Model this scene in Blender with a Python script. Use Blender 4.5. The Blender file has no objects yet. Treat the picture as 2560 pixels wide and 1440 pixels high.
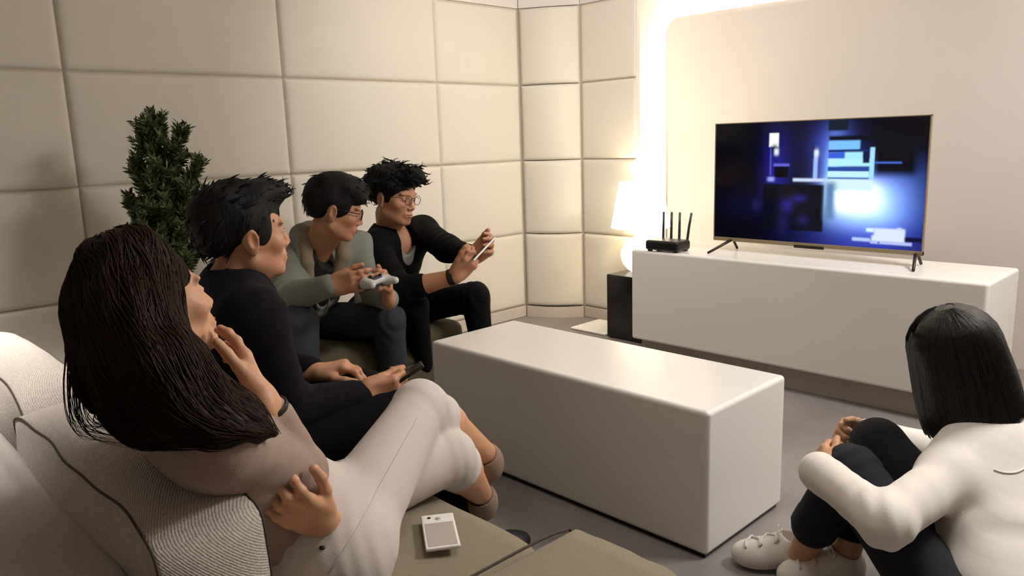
import bpy, bmesh, math, random
import numpy as np
from mathutils import Matrix, Vector

# ------------------------------------------------------------------ camera, light, exposure
scene = bpy.context.scene
col = scene.collection
PI = math.pi


def lin(h):
    h = h.lstrip('#')
    out = []
    for i in (0, 2, 4):
        c = int(h[i:i + 2], 16) / 255
        out.append(c / 12.92 if c <= .04045 else ((c + .055) / 1.055) ** 2.4)
    return (*out, 1)


cam_data = bpy.data.cameras.new('camera')
cam = bpy.data.objects.new('camera', cam_data)
col.objects.link(cam)
cam_data.sensor_width = 36
cam_data.lens = 36 * 1924.37 / 2560
cam_data.clip_start = .02
_y, _p, _r = math.radians(46.079), math.radians(10.916), math.radians(-1.918)
_F = np.array([-math.sin(_y) * math.cos(_p), math.cos(_y) * math.cos(_p), -math.sin(_p)])
_ri = np.array([math.cos(_y), math.sin(_y), 0.])
_up = np.cross(_ri, _F)
_R = math.cos(_r) * _ri + math.sin(_r) * _up
_U = -math.sin(_r) * _ri + math.cos(_r) * _up
_m = Matrix.Identity(4)
for i in range(3):
    _m[i][0], _m[i][1], _m[i][2] = _R[i], _U[i], -_F[i]
_m[0][3], _m[1][3], _m[2][3] = 0, 0, 1.1676
cam.matrix_world = _m
scene.camera = cam

scene.view_settings.view_transform = 'Standard'
scene.view_settings.look = 'None'
scene.view_settings.gamma = 1
scene.view_settings.use_curve_mapping = False
scene.view_settings.exposure = 0.03

world = bpy.data.worlds.new('world')
scene.world = world
world.use_nodes = True
world.node_tree.nodes['Background'].inputs[0].default_value = (.9, .85, .78, 1)
world.node_tree.nodes['Background'].inputs[1].default_value = .02


def area(name, loc, target, size, power, color, size_y=None, spread=None):
    d = bpy.data.lights.new(name, 'AREA')
    d.energy = power
    d.color = color
    d.size = size
    if size_y:
        d.shape = 'RECTANGLE'
        d.size_y = size_y
    if spread:
        d.spread = spread
    o = bpy.data.objects.new(name, d)
    col.objects.link(o)
    o.location = loc
    o.rotation_euler = (Vector(target) - Vector(loc)).to_track_quat('-Z', 'Y').to_euler()
    return o


# ceiling lamps outside the frame
area('ceiling_light_right', (.0, 2.9, 2.42), (-.6, 2.4, .2), .8, 90, (1, .975, .95))
area('ceiling_light_sofa', (-2.5, .15, 2.42), (-2.55, .2, .4), .35, 12, (1, .96, .93), spread=1.1)
area('ceiling_light_wall', (-1.9, 2.2, 2.42), (-3.3, 3.8, 1.1), .5, 23, (1, .955, .89), spread=2.0)
area('ceiling_light_room', (-.7, 1.4, 2.42), (-1.0, 1.4, 0), .8, 6, (1, .96, .92), spread=2.0)

# ------------------------------------------------------------------ node materials
MATS = {}


def material(name, color, rough=.6, bump=0., scale=80., var=0., metallic=0., spec=.5, coat=0., sss=0., emit=None, estr=0., stretch=(1, 1, 1), var_scale=None, sheen=0.):
    m = bpy.data.materials.new(name)
    m.use_nodes = True
    nt = m.node_tree
    b = nt.nodes['Principled BSDF']
    c = lin(color) if isinstance(color, str) else color
    b.inputs['Base Color'].default_value = c
    b.inputs['Roughness'].default_value = rough
    b.inputs['Metallic'].default_value = metallic
    b.inputs['Specular IOR Level'].default_value = spec
    b.inputs['Coat Weight'].default_value = coat
    b.inputs['Sheen Weight'].default_value = sheen
    if sss:
        b.inputs['Subsurface Weight'].default_value = sss
        b.inputs['Subsurface Radius'].default_value = (.012, .005, .003)
        b.inputs['Subsurface Scale'].default_value = .6
    if emit:
        b.inputs['Emission Color'].default_value = lin(emit) if isinstance(emit, str) else emit
        b.inputs['Emission Strength'].default_value = estr
    if bump or var:
        tc = nt.nodes.new('ShaderNodeTexCoord')
        mp = nt.nodes.new('ShaderNodeMapping')
        mp.inputs['Scale'].default_value = stretch
        nt.links.new(tc.outputs['Object'], mp.inputs['Vector'])
        n = nt.nodes.new('ShaderNodeTexNoise')
        n.inputs['Scale'].default_value = scale
        n.inputs['Detail'].default_value = 4
        nt.links.new(mp.outputs[0], n.inputs['Vector'])
        if bump:
            bp = nt.nodes.new('ShaderNodeBump')
            bp.inputs['Strength'].default_value = bump
            bp.inputs['Distance'].default_value = .004
            nt.links.new(n.outputs['Fac'], bp.inputs['Height'])
            nt.links.new(bp.outputs[0], b.inputs['Normal'])
        if var:
            n2 = n
            if var_scale:
                n2 = nt.nodes.new('ShaderNodeTexNoise')
                n2.inputs['Scale'].default_value = var_scale
                n2.inputs['Detail'].default_value = 5
                nt.links.new(mp.outputs[0], n2.inputs['Vector'])
            mr = nt.nodes.new('ShaderNodeMapRange')
            mr.inputs['From Min'].default_value = .3
            mr.inputs['From Max'].default_value = .7
            mr.inputs['To Min'].default_value = 1 - var
            mr.inputs['To Max'].default_value = 1 + var
            nt.links.new(n2.outputs['Fac'], mr.inputs['Value'])
            mx = nt.nodes.new('ShaderNodeMix')
            mx.data_type = 'RGBA'
            mx.blend_type = 'MULTIPLY'
            mx.inputs[0].default_value = 1
            mx.inputs[6].default_value = c
            nt.links.new(mr.outputs[0], mx.inputs[7])
            nt.links.new(mx.outputs[2], b.inputs['Base Color'])
    MATS[name] = m
    return m


def woven(name, color, dark, freq=760.):
    """ribbed weave: fine stripes across the object plus flecks"""
    m = material(name, color, rough=.9, bump=.35, scale=300, sheen=.15)
    nt = m.node_tree
    b = nt.nodes['Principled BSDF']
    tc = nt.nodes.new('ShaderNodeTexCoord')
    mp = nt.nodes.new('ShaderNodeMapping')
    mp.inputs['Rotation'].default_value = (0, .25, 0)
    nt.links.new(tc.outputs['Object'], mp.inputs['Vector'])
    w = nt.nodes.new('ShaderNodeTexWave')
    w.wave_type = 'BANDS'
    w.bands_direction = 'DIAGONAL'
    w.inputs['Scale'].default_value = freq / 6.283
    w.inputs['Distortion'].default_value = 2.2
    w.inputs['Detail'].default_value = 2
    w.inputs['Detail Scale'].default_value = 2.4
    nt.links.new(mp.outputs[0], w.inputs['Vector'])
    n = nt.nodes.new('ShaderNodeTexNoise')
    n.inputs['Scale'].default_value = 210
    n.inputs['Detail'].default_value = 3
    nt.links.new(tc.outputs['Object'], n.inputs['Vector'])
    ma = nt.nodes.new('ShaderNodeMath')
    ma.operation = 'MULTIPLY_ADD'
    nt.links.new(n.outputs['Fac'], ma.inputs[0])
    ma.inputs[1].default_value = 1.9
    nt.links.new(w.outputs['Fac'], ma.inputs[2])
    mr = nt.nodes.new('ShaderNodeMapRange')
    mr.inputs['From Min'].default_value = .75
    mr.inputs['From Max'].default_value = 2.0
    nt.links.new(ma.outputs[0], mr.inputs['Value'])
    mx = nt.nodes.new('ShaderNodeMix')
    mx.data_type = 'RGBA'
    mx.inputs[6].default_value = lin(dark)
    mx.inputs[7].default_value = lin(color)
    nt.links.new(mr.outputs[0], mx.inputs[0])
    nt.links.new(mx.outputs[2], b.inputs['Base Color'])
    bp = [x for x in nt.nodes if x.type == 'BUMP'][0]
    bp.inputs['Distance'].default_value = .003
    nt.links.new(ma.outputs[0], bp.inputs['Height'])
    return m


M_panel = material('padded_leatherette', '#D9D1C3', rough=.62, bump=.12, scale=260, var=.02, spec=.35)
M_groove = material('panel_groove', '#CBBFAB', rough=.8)
M_plaster = material('white_plaster', '#DCD4CC', rough=.75, bump=.04, scale=60, var=.012, var_scale=2)
M_ceiling = material('ceiling_paint', '#E4DCD0', rough=.85, bump=.03, scale=50)
M_base = material('baseboard_stone', '#C6B9AC', rough=.5, bump=.05, scale=40, var=.04)
M_floor = material('stone_floor', '#867F7B', rough=.42, bump=.06, scale=30, var=.16, var_scale=3.5, stretch=(1, 1, 1))
M_lacquer = material('white_lacquer', '#E8E3DC', rough=.26, bump=.02, scale=90, spec=.5)
M_plinth = material('plinth_grey', '#9A9084', rough=.5, bump=.03, scale=60)
M_black = material('black_gloss', '#0B0A0C', rough=.12, bump=.01, scale=40, spec=.6)
M_router = material('black_plastic', '#121013', rough=.38, bump=.03, scale=300)
M_antenna = material('grey_antenna_plastic', '#2A2426', rough=.4, bump=.02, scale=200)
M_metal = material('brushed_champagne_metal', '#A08F72', rough=.4, metallic=.6, bump=.04, scale=120, stretch=(1, 20, 20))
M_tvleg = material('dark_bronze_metal', '#3E342A', rough=.35, metallic=.7, bump=.03, scale=150)
M_tvback = material('tv_back_plastic', '#15151A', rough=.5, bump=.02, scale=200)
M_shade = material('lamp_shade_cloth', '#FFF4DC', rough=.8, bump=.05, scale=300, emit=(1, .90, .66, 1), estr=4.5)
M_ceramic = material('white_glass_lamp_base', '#FBF4EA', rough=.2, bump=.01, scale=30, emit=(1, .92, .78, 1), estr=1.4)
M_led = material('led_strip', '#FFFFFF', rough=.5, bump=.01, scale=30, emit=(1, .95, .86, 1), estr=140)
M_led2 = material('led_strip_side', '#FFFFFF', rough=.5, bump=.01, scale=30, emit=(1, .95, .86, 1), estr=9)
M_traywhite = material('white_floor_tray', '#F6F2EC', rough=.35, bump=.02, scale=80)
M_sofa = woven('grey_ribbed_weave', '#CBC0B5', '#A3978A')
M_seat = material('taupe_seat_fabric', '#857963', rough=.92, bump=.3, scale=420, var=.10, var_scale=260, sheen=.1)
M_sofaframe = material('pale_frame_fabric', '#BEB4AC', rough=.92, bump=.3, scale=380, var=.12, var_scale=240, sheen=.1)
M_piping = material('brown_seam', '#4A3E34', rough=.9, bump=.2, scale=300)
M_bench = material('olive_bench_fabric', '#5E5640', rough=.95, bump=.25, scale=320, var=.08, var_scale=200)
M_leaf = material('conifer_leaf', '#556436', rough=.6, bump=.1, scale=90, var=.45, var_scale=14)
M_bark = material('conifer_bark', '#4A3826', rough=.9, bump=.5, scale=90, var=.2)
M_pot = material('dark_clay_pot', '#4B4038', rough=.7, bump=.1, scale=60)
M_soil = material('pot_soil', '#2A2018', rough=1, bump=.8, scale=120, var=.3)
M_skin = material('skin_warm', '#BE8A67', rough=.5, bump=.05, scale=400, var=.05, var_scale=30, sss=.12)
M_skinf = material('skin_light', '#C99873', rough=.48, bump=.05, scale=400, var=.04, var_scale=30, sss=.12)
M_lip = material('lip', '#9A5748', rough=.4, bump=.05, scale=300)
M_eye = material('eye_white', '#D8D2CA', rough=.15, bump=.01, scale=30)
M_iris = material('iris_dark', '#150D09', rough=.1, bump=.01, scale=30)
M_nail = material('nail', '#D9A78E', rough=.3, bump=.02, scale=200)
M_hairk = material('black_hair', '#070506', rough=.7, bump=.5, scale=160, var=.3, stretch=(1, 1, .25), spec=.3)
M_hairb = material('brown_hair', '#23140E', rough=.6, bump=.5, scale=170, var=.4, stretch=(1, 1, .2), spec=.3)
M_hairb2 = material('brown_hair_strand', '#2F1B12', rough=.55, bump=.2, scale=170, var=.3, stretch=(1, 1, .2), spec=.15)
M_hairw = material('dark_bob_hair', '#0E0807', rough=.38, bump=.3, scale=200, var=.3, stretch=(1, 1, .15), spec=.45)
M_beige = material('beige_knit', '#9C8375', rough=.9, bump=.22, scale=500, var=.06, var_scale=200, sheen=.15)
M_jeansw = material('white_denim', '#CFC4BB', rough=.9, bump=.2, scale=600, var=.03, sheen=.1)
M_navy = material('navy_wool', '#0F0B13', rough=.95, bump=.25, scale=350, var=.15, var_scale=120, spec=.2)
M_black_cloth = material('black_cotton', '#070607', rough=.95, bump=.2, scale=400, var=.15, spec=.2)
M_hoodie = material('sage_grey_jersey', '#82847A', rough=.95, bump=.2, scale=450, var=.06, var_scale=60)
M_lining = material('khaki_hood_lining', '#8A7A62', rough=.95, bump=.2, scale=450, var=.05)
M_jeansb = material('faded_blue_denim', '#36383F', rough=.9, bump=.3, scale=500, var=.15, var_scale=90)
M_tee = material('white_cotton_tee', '#8F8C88', rough=.9, bump=.15, scale=400, var=.03)
M_teek = material('dark_tee', '#1E1812', rough=.9, bump=.15, scale=400, var=.03)
M_cardi = material('white_cardigan_knit', '#E6DED4', rough=.92, bump=.14, scale=520, var=.03, sheen=.2)
M_jeansn = material('navy_denim', '#10101C', rough=.9, bump=.3, scale=500, var=.2, var_scale=90)
M_sneak = material('white_sneaker_leather', '#E8E0D6', rough=.45, bump=.08, scale=150, var=.03)
M_sole = material('grey_rubber_sole', '#8A8078', rough=.7, bump=.1, scale=120)
M_boot = material('beige_suede', '#8A7460', rough=.9, bump=.15, scale=300, var=.08)
M_sock = material('grey_sock', '#3B3A3A', rough=.95, bump=.3, scale=400, var=.1)
M_shoek = material('dark_shoe_leather', '#191615', rough=.5, bump=.1, scale=200)
M_strap = material('dark_strap', '#1B1410', rough=.5, bump=.1, scale=200)
M_glass = material('spectacle_frame', '#241314', rough=.3, bump=.02, scale=100)
M_phone = material('white_phone_plastic', '#EDE7DF', rough=.3, bump=.01, scale=100)
M_phonegrey = material('grey_phone_panel', '#B3A99E', rough=.35, bump=.01, scale=100)
M_screenoff = material('phone_glass_dark', '#0E1210', rough=.08, bump=.005, scale=50, spec=.6)
M_padw = material('gamepad_white', '#C9C9C4', rough=.35, bump=.03, scale=200)
M_padb = material('gamepad_blue', '#232140', rough=.4, bump=.03, scale=200)
M_lens = bpy.data.materials.new('spectacle_lens')
M_lens.use_nodes = True
_nt = M_lens.node_tree
_nt.nodes.remove(_nt.nodes['Principled BSDF'])
_tr = _nt.nodes.new('ShaderNodeBsdfTransparent')
_tr.inputs[0].default_value = (.97, .97, .98, 1)
_gl = _nt.nodes.new('ShaderNodeBsdfGlossy')
_gl.inputs['Roughness'].default_value = .03
_mx = _nt.nodes.new('ShaderNodeMixShader')
_mx.inputs[0].default_value = .05
_nt.links.new(_tr.outputs[0], _mx.inputs[1])
_nt.links.new(_gl.outputs[0], _mx.inputs[2])
_nt.links.new(_mx.outputs[0], _nt.nodes['Material Output'].inputs['Surface'])


# ------------------------------------------------------------------ mesh helpers
def link(name, me, mat, parent=None, smooth=True):
    o = bpy.data.objects.new(name, me)
    col.objects.link(o)
    if mat is not None:
        me.materials.append(mat)
    if parent is not None:
        o.parent = parent
    if smooth and len(me.polygons):
        me.polygons.foreach_set('use_smooth', np.ones(len(me.polygons), dtype=bool))
    return o


def from_np(name, V, F, mat, parent=None, smooth=True):
    me = bpy.data.meshes.new(name)
    V = np.asarray(V, dtype=np.float32)
    F = np.asarray(F, dtype=np.int32)
    n = F.shape[1]
    me.vertices.add(len(V))
    me.vertices.foreach_set('co', V.ravel())
    me.loops.add(F.size)
    me.loops.foreach_set('vertex_index', F.ravel())
    me.polygons.add(len(F))
    me.polygons.foreach_set('loop_start', np.arange(0, F.size, n, dtype=np.int32))
    me.polygons.foreach_set('loop_total', np.full(len(F), n, dtype=np.int32))
    me.update(calc_edges=True)
    return link(name, me, mat, parent, smooth)


def from_bm(name, bm, mat, parent=None, smooth=True, angle=None):
    me = bpy.data.meshes.new(name)
    bm.normal_update()
    bm.to_mesh(me)
    bm.free()
    return link(name, me, mat, parent, smooth)


def thing(name, label, cat, loc=(0, 0, 0), group=None):
    o = bpy.data.objects.new(name, None)
    o.empty_display_size = .05
    col.objects.link(o)
    o.location = loc
    tag(o, label, cat, group)
    return o


def tag(o, label, cat, group=None):
    o['label'] = label
    o['category'] = cat
    if group:
        o['group'] = group


def structure(o):
    o['kind'] = 'structure'
    return o


def bm_box(bm, lo, hi, bevel=0., seg=3, mat=None):
    r = bmesh.ops.create_cube(bm, size=1)
    vs = r['verts']
    lo, hi = Vector(lo), Vector(hi)
    for v in vs:
        v.co = Vector(((lo[i] + hi[i]) / 2 + v.co[i] * (hi[i] - lo[i])) for i in range(3))
        if mat is not None:
            v.co = mat @ v.co
    if bevel:
        es = list({e for v in vs for e in v.link_edges})
        bmesh.ops.bevel(bm, geom=es, offset=bevel, segments=seg, profile=.5, affect='EDGES', clamp_overlap=True)


def box(name, lo, hi, mat, parent=None, bevel=.004, seg=3, xf=None, smooth=True):
    bm = bmesh.new()
    bm_box(bm, lo, hi, bevel, seg, xf)
    o = from_bm(name, bm, mat, parent, smooth=False)
    if bevel and smooth:
        me = o.data
        # flat big faces, smooth bevels
        me.polygons.foreach_set('use_smooth', np.ones(len(me.polygons), dtype=bool))
        for e in me.edges:
            pass
        wn = o.modifiers.new('weighted_normals', 'WEIGHTED_NORMAL')
        wn.keep_sharp = True
    return o


def local(parent_loc, p):
    return tuple(np.array(p, dtype=float) - np.array(parent_loc, dtype=float))


def tube_mesh(polys, radii, n=6, cap=True):
    """polys: list of (k,3) arrays, radii: list of (k,) arrays -> V, F quads (ends pinched)"""
    Vs, Fs, off = [], [], 0
    ang = np.arange(n) * 2 * PI / n
    ca, sa = np.cos(ang), np.sin(ang)
    for P, R in zip(polys, radii):
        P = np.asarray(P, float)
        R = np.asarray(R, float) * np.ones(len(P))
        if cap:
            P = np.vstack([P[:1], P, P[-1:]])
            R = np.concatenate([[1e-5], R, [1e-5]])
        T = np.gradient(P, axis=0)
        if cap:
            T[0] = T[1] = P[2] - P[1]
            T[-1] = T[-2] = P[-2] - P[-3]
        T /= np.linalg.norm(T, axis=1, keepdims=True) + 1e-12
        u = np.cross(T[0], (0.3, .2, 1.))
        if np.linalg.norm(u) < 1e-3:
            u = np.cross(T[0], (1., 0, 0))
        k = len(P)
        ring = np.zeros((k, n, 3))
        for i in range(k):
            u = u - T[i] * (u @ T[i])
            u /= np.linalg.norm(u) + 1e-12
            w = np.cross(T[i], u)
            ring[i] = P[i] + R[i] * (ca[:, None] * u + sa[:, None] * w)
        Vs.append(ring.reshape(-1, 3))
        i, j = np.meshgrid(np.arange(k - 1), np.arange(n), indexing='ij')
        a = i * n + j
        b = i * n + (j + 1) % n
        Fs.append(np.stack([a, b, b + n, a + n], -1).reshape(-1, 4) + off)
        off += k * n
    return np.vstack(Vs), np.vstack(Fs)


def strand_mesh(P, R, n=3):
    """vectorised thin strands. P (S,k,3), R (S,k)"""
    S, k, _ = P.shape
    T = np.gradient(P, axis=1)
    T /= np.linalg.norm(T, axis=2, keepdims=True) + 1e-9
    ref = np.array([.31, .22, .93])
    u = np.cross(T, ref)
    u /= np.linalg.norm(u, axis=2, keepdims=True) + 1e-9
    w = np.cross(T, u)
    ang = np.arange(n) * 2 * PI / n
    V = P[:, :, None, :] + R[:, :, None, None] * (np.cos(ang)[None, None, :, None] * u[:, :, None, :] + np.sin(ang)[None, None, :, None] * w[:, :, None, :])
    s, i, j = np.meshgrid(np.arange(S), np.arange(k - 1), np.arange(n), indexing='ij')
    base = s * k * n + i * n
    a = base + j
    b = base + (j + 1) % n
    F = np.stack([a, b, b + n, a + n], -1).reshape(-1, 4)
    return V.reshape(-1, 3), F


def lathe(name, prof, mat, parent=None, n=40, center=(0, 0, 0)):
    V, F = [], []
    for r, z in prof:
        for j in range(n):
            a = 2 * PI * j / n
            V.append((center[0] + r * math.cos(a), center[1] + r * math.sin(a), center[2] + z))
    for i in range(len(prof) - 1):
        for j in range(n):
            a, b = i * n + j, i * n + (j + 1) % n
            F.append((a, b, b + n, a + n))
    return from_np(name, V, F, mat, parent)


def spline(pts, n=24):
    """Catmull-Rom through the points"""
    p = [np.array(q, float) for q in pts]
    p = [2 * p[0] - p[1]] + p + [2 * p[-1] - p[-2]]
    out = []
    segs = len(p) - 3
    for t in np.linspace(0, segs - 1e-6, n):
        i = int(t)
        f = t - i
        a, b, c, d = p[i:i + 4]
        out.append(.5 * (2 * b + (c - a) * f + (2 * a - 5 * b + 4 * c - d) * f * f + (3 * b - a - 3 * c + d) * f ** 3))
    return np.array(out)
# ------------------------------------------------------------------ the room
XW = -3.5615
ZR = [.0758, .5573, 1.03, 1.501, 1.963]
YF = 3.777        # padded return wall beside the television niche
YS = 4.22         # the plain wall behind the television
CEIL = 2.45


def pillow_mesh(name, w, h, d=.021, edge=.024):
    """padded panel in local x (width), z (height), face towards -y; origin at the lower left back"""
    def samples(L):
        e = [0, .25 * edge, .55 * edge, edge, edge * 1.9]
        return np.array(e + list(np.linspace(edge * 4, L - edge * 4, 4)) + [L - q for q in reversed(e)])
    xs, zs = samples(w), samples(h)
    X, Z = np.meshgrid(xs, zs, indexing='ij')

    def prof(t, L):
        q = np.minimum(t, L - t) / edge
        q = np.clip(q, 0, 1)
        return np.sqrt(np.clip(1 - (1 - q) ** 2, 0, 1))
    puff = .008 * np.sin(PI * X / w) * np.sin(PI * Z / h)
    Y = -d * np.minimum(prof(X, w), prof(Z, h)) - puff
    V = np.stack([X, Y, Z], -1).reshape(-1, 3)
    nx, nz = len(xs), len(zs)
    i, j = np.meshgrid(np.arange(nx - 1), np.arange(nz - 1), indexing='ij')
    a = i * nz + j
    F = np.stack([a, a + nz, a + nz + 1, a + 1], -1).reshape(-1, 4)
    me = bpy.data.meshes.new(name)
    me.from_pydata([tuple(v) for v in V], [], [tuple(int(q) for q in f) for f in F])
    me.materials.append(M_panel)
    me.polygons.foreach_set('use_smooth', np.ones(len(me.polygons), dtype=bool))
    return me


def panel(me, parent, loc, rotz, sx=1., sz=1.):
    o = bpy.data.objects.new('panel', me)
    col.objects.link(o)
    o.parent = parent
    o.location = loc
    o.rotation_euler = (0, 0, rotz)
    o.scale = (sx, 1, sz)
    return o


G = .003
floor = structure(box('floor', (-4.2, -2.6, -.06), (2.6, 4.9, 0), M_floor, bevel=0))
ceiling = structure(box('ceiling', (-4.2, -2.6, CEIL), (2.6, 4.9, CEIL + .08), M_ceiling, bevel=0))
D = .024
wall_left = structure(box('wall_left', (XW - .25, -2.6, 0), (XW - D, 3.60, CEIL), M_groove, bevel=0))
ycols = [-2.6, -1.942, -.975, -.007, .961, 1.929, 2.895, 3.562]
H0 = ZR[1] - ZR[0]
meshes = {}
for k in range(4):
    for c in range(len(ycols) - 1):
        wdt = round(ycols[c + 1] - ycols[c], 2)
        if wdt not in meshes:
            meshes[wdt] = pillow_mesh('padded_panel', wdt - G, H0 - G)
        # panel local +x runs along -Y of the room, face looks to +X
        panel(meshes[wdt], wall_left, (XW - D, ycols[c] + G / 2, ZR[k] + G / 2), PI / 2,
              (ycols[c + 1] - ycols[c] - G) / (wdt - G), (ZR[k + 1] - ZR[k] - G) / (H0 - G))
box('upper_wall', (XW - D - .02, -2.6, ZR[4] + .006), (XW - .012, 3.57, CEIL), M_plaster, wall_left, bevel=0)
structure(box('baseboard_left', (XW - D - .01, -2.6, 0), (XW - .008, 3.565, ZR[0] - .004), M_base, bevel=.004))

# chamfered corner: three-quarter column of bowed panels between the two padded walls
CA, CB = np.array([XW, 3.562]), np.array([-3.247, YF])
wall_corner = None
cw = float(np.linalg.norm(CB - CA))
cdir = (CB - CA) / cw
cang = math.atan2(cdir[1], cdir[0])
nrmv = np.array([cdir[1], -cdir[0]])
bm = bmesh.new()
back = [CA - nrmv * D, CB - nrmv * D, CB - nrmv * .4, CA - nrmv * .4]
vb = [bm.verts.new((p[0], p[1], 0)) for p in back] + [bm.verts.new((p[0], p[1], CEIL)) for p in back]
for f in ((0, 1, 5, 4), (1, 2, 6, 5), (2, 3, 7, 6), (3, 0, 4, 7), (4, 5, 6, 7), (0, 3, 2, 1)):
    bm.faces.new([vb[i] for i in f])
wall_corner = structure(from_bm('wall_corner', bm, M_groove, smooth=False))


def bowed_mesh(w, h, d=.021, edge=.022, bow=.045):
    me = pillow_mesh('bowed_panel', w, h, d, edge)
    for v in me.vertices:
        t = v.co.x / w
        q = min(1., min(v.co.z, h - v.co.z) / edge)
        v.co.y -= bow * math.sin(PI * t) * (.8 + .2 * math.sqrt(max(0., 1 - (1 - q) ** 2)))
    return me


bowed = bowed_mesh(cw - G, H0 - G)
for k in range(4):
    p = CA + cdir * G / 2 - nrmv * D
    panel(bowed, wall_corner, (p[0], p[1], ZR[k] + G / 2), cang, 1, (ZR[k + 1] - ZR[k] - G) / (H0 - G))
bm = bmesh.new()
N = 8
pts = [CA + cdir * cw * i / N + nrmv * (.035 * math.sin(PI * i / N) - .004) for i in range(N + 1)]
lo = [bm.verts.new((p[0], p[1], 0)) for p in pts]
hi = [bm.verts.new((p[0], p[1], ZR[0] - .004)) for p in pts]
bk = [bm.verts.new((p[0], p[1], ZR[0] - .004)) for p in (CB - nrmv * .1, CA - nrmv * .1)]
for i in range(N):
    bm.faces.new((lo[i], lo[i + 1], hi[i + 1], hi[i]))
bm.faces.new(hi + bk)
structure(from_bm('baseboard_corner', bm, M_base, smooth=False))
bm = bmesh.new()
q = [CA - nrmv * .012, CB - nrmv * .012]
vs = [bm.verts.new((p[0], p[1], z)) for z in (ZR[4] + .006, CEIL) for p in q]
bm.faces.new((vs[0], vs[1], vs[3], vs[2]))
from_bm('upper_wall', bm, M_plaster, wall_corner, smooth=False)

# padded return wall parallel to the television wall
XE = -2.817
wall_return = structure(box('wall_return', (-3.35, YF + D, 0), (XE - .012, YF + D + .012, CEIL), M_groove, bevel=0))
wm = pillow_mesh('return_panel', XE + 3.247 - G, H0 - G)
for k in range(4):
    panel(wm, wall_return, (-3.247 + G / 2, YF + D, ZR[k] + G / 2), 0, 1, (ZR[k + 1] - ZR[k] - G) / (H0 - G))
box('upper_wall', (-3.25, YF + .012, ZR[4] + .006), (XE - .012, YF + D + .01, CEIL), M_plaster, wall_return, bevel=0)
box('end_face', (XE - .014, YF + .01, 0), (XE, YF + D + .012, CEIL), M_plaster, wall_return, bevel=.003)
structure(box('baseboard_return', (-3.25, YF + .008, 0), (XE - .014, YF + D + .02, ZR[0] - .004), M_base, bevel=.004))

# television wall: a slab with a rounded corner standing proud of the lit wall behind it
SX0, SZ1 = -2.93, 1.88
wall_niche = structure(box('wall_back', (-3.6, YS + .17, 0), (2.6, YS + .30, CEIL), M_plaster, bevel=0))
bm = bmesh.new()
R0, N = .10, 10
loop = [(2.6, 0.), (2.6, SZ1)] + [(SX0 + R0 - R0 * math.sin(t), SZ1 - R0 + R0 * math.cos(t)) for t in np.linspace(0, PI / 2, N)] + [(SX0, 0.)]
fr = [bm.verts.new((x, YS, z)) for x, z in loop]
f = bm.faces.new(fr)
r = bmesh.ops.extrude_face_region(bm, geom=[f])
for v in r['geom']:
    if isinstance(v, bmesh.types.BMVert):
        v.co.y += .07
bm.normal_update()
front_edges = [e for e in bm.edges if all(abs(v.co.y - YS) < 1e-6 for v in e.verts) and not all(v.co.z < 1e-6 for v in e.verts) and not all(v.co.x > 2.59 for v in e.verts)]
bmesh.ops.bevel(bm, geom=front_edges, offset=.035, segments=6, profile=.5, affect='EDGES')
bmesh.ops.recalc_face_normals(bm, faces=bm.faces)
slab = structure(from_bm('wall_front', bm, M_plaster, smooth=False))
for p in slab.data.polygons:
    p.use_smooth = True
slab.modifiers.new('weighted_normals', 'WEIGHTED_NORMAL')
# led strips fixed to the back of the slab, set in from its edge
strip = [(SX0 + .05, .05), (SX0 + .05, SZ1 - .12)] + [(SX0 + .05 + .07 - .07 * math.cos(t), SZ1 - .12 + .07 * math.sin(t)) for t in np.linspace(.1, PI / 2, 6)] + [(2.5, SZ1 - .05)]
V, F = tube_mesh([np.array([(x, YS + .095, z) for x, z in strip])], [np.full(len(strip), .012)], n=8)
from_np('led_strip', V, F, M_led, slab)
V, F = tube_mesh([np.array([(-2.935, YF + D + .045, z) for z in (.05, .8, 1.6, 2.35)])], [np.full(4, .010)], n=8)
from_np('led_strip', V, F, M_led2, wall_return)
structure(box('wall_side', (-3.65, YF + D, 0), (-3.55, YS + .18, CEIL), M_plaster, bevel=0))
wall_right = structure(box('wall_right', (2.5, -2.6, 0), (2.6, 4.9, CEIL), M_plaster, bevel=0))
wall_rear = structure(box('wall_rear', (-4.2, -2.7, 0), (2.6, -2.6, CEIL), M_plaster, bevel=0))

# ------------------------------------------------------------------ furniture
t = thing('coffee_table', 'low white lacquered block coffee table in the middle of the floor', 'table', (-1.6465, 1.944, 0))
x0, x1, y0, y1 = -.5965, .5965, -.219, .219
box('body', (x0, y0, .012), (x1, y1, .433), M_lacquer, t, bevel=.014, seg=5)
box('shadow_gap_base', (x0 + .012, y0 + .012, 0), (x1 - .012, y1 - .012, .014), M_black, t, bevel=0)

t = thing('tv_cabinet', 'long white lacquered cabinet on a recessed plinth under the television', 'cabinet', (-1.603, 3.4165, 0))
x0, x1, y0, y1 = -.82, .82, -.2145, .2145
box('body', (x0, y0, .109), (x1, y1, .586), M_lacquer, t, bevel=.014, seg=5)
box('plinth', (x0 + .03, y0 + .05, 0), (x1 - .03, y1 - .03, .112), M_plinth, t, bevel=.003)

# black side table that the lamp stands on
t = thing('side_table', 'glossy black box side table at the left end of the white cabinet', 'table', (-2.60, 3.70, 0))
box('body', (-.201, -.235, .004), (.172, .235, .379), M_black, t, bevel=.006)
box('base', (-.19, -.225, 0), (.165, .225, .006), M_router, t, bevel=0)

# white tray on the floor
bm = bmesh.new()
bm_box(bm, (-3.10, 3.475, 0), (-2.82, 3.755, .014), .012, 3)
o = from_bm('floor_tray', bm, M_traywhite)
o.modifiers.new('weighted_normals', 'WEIGHTED_NORMAL')
tag(o, 'flat white tray lying on the floor beside the black side table', 'tray')

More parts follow.
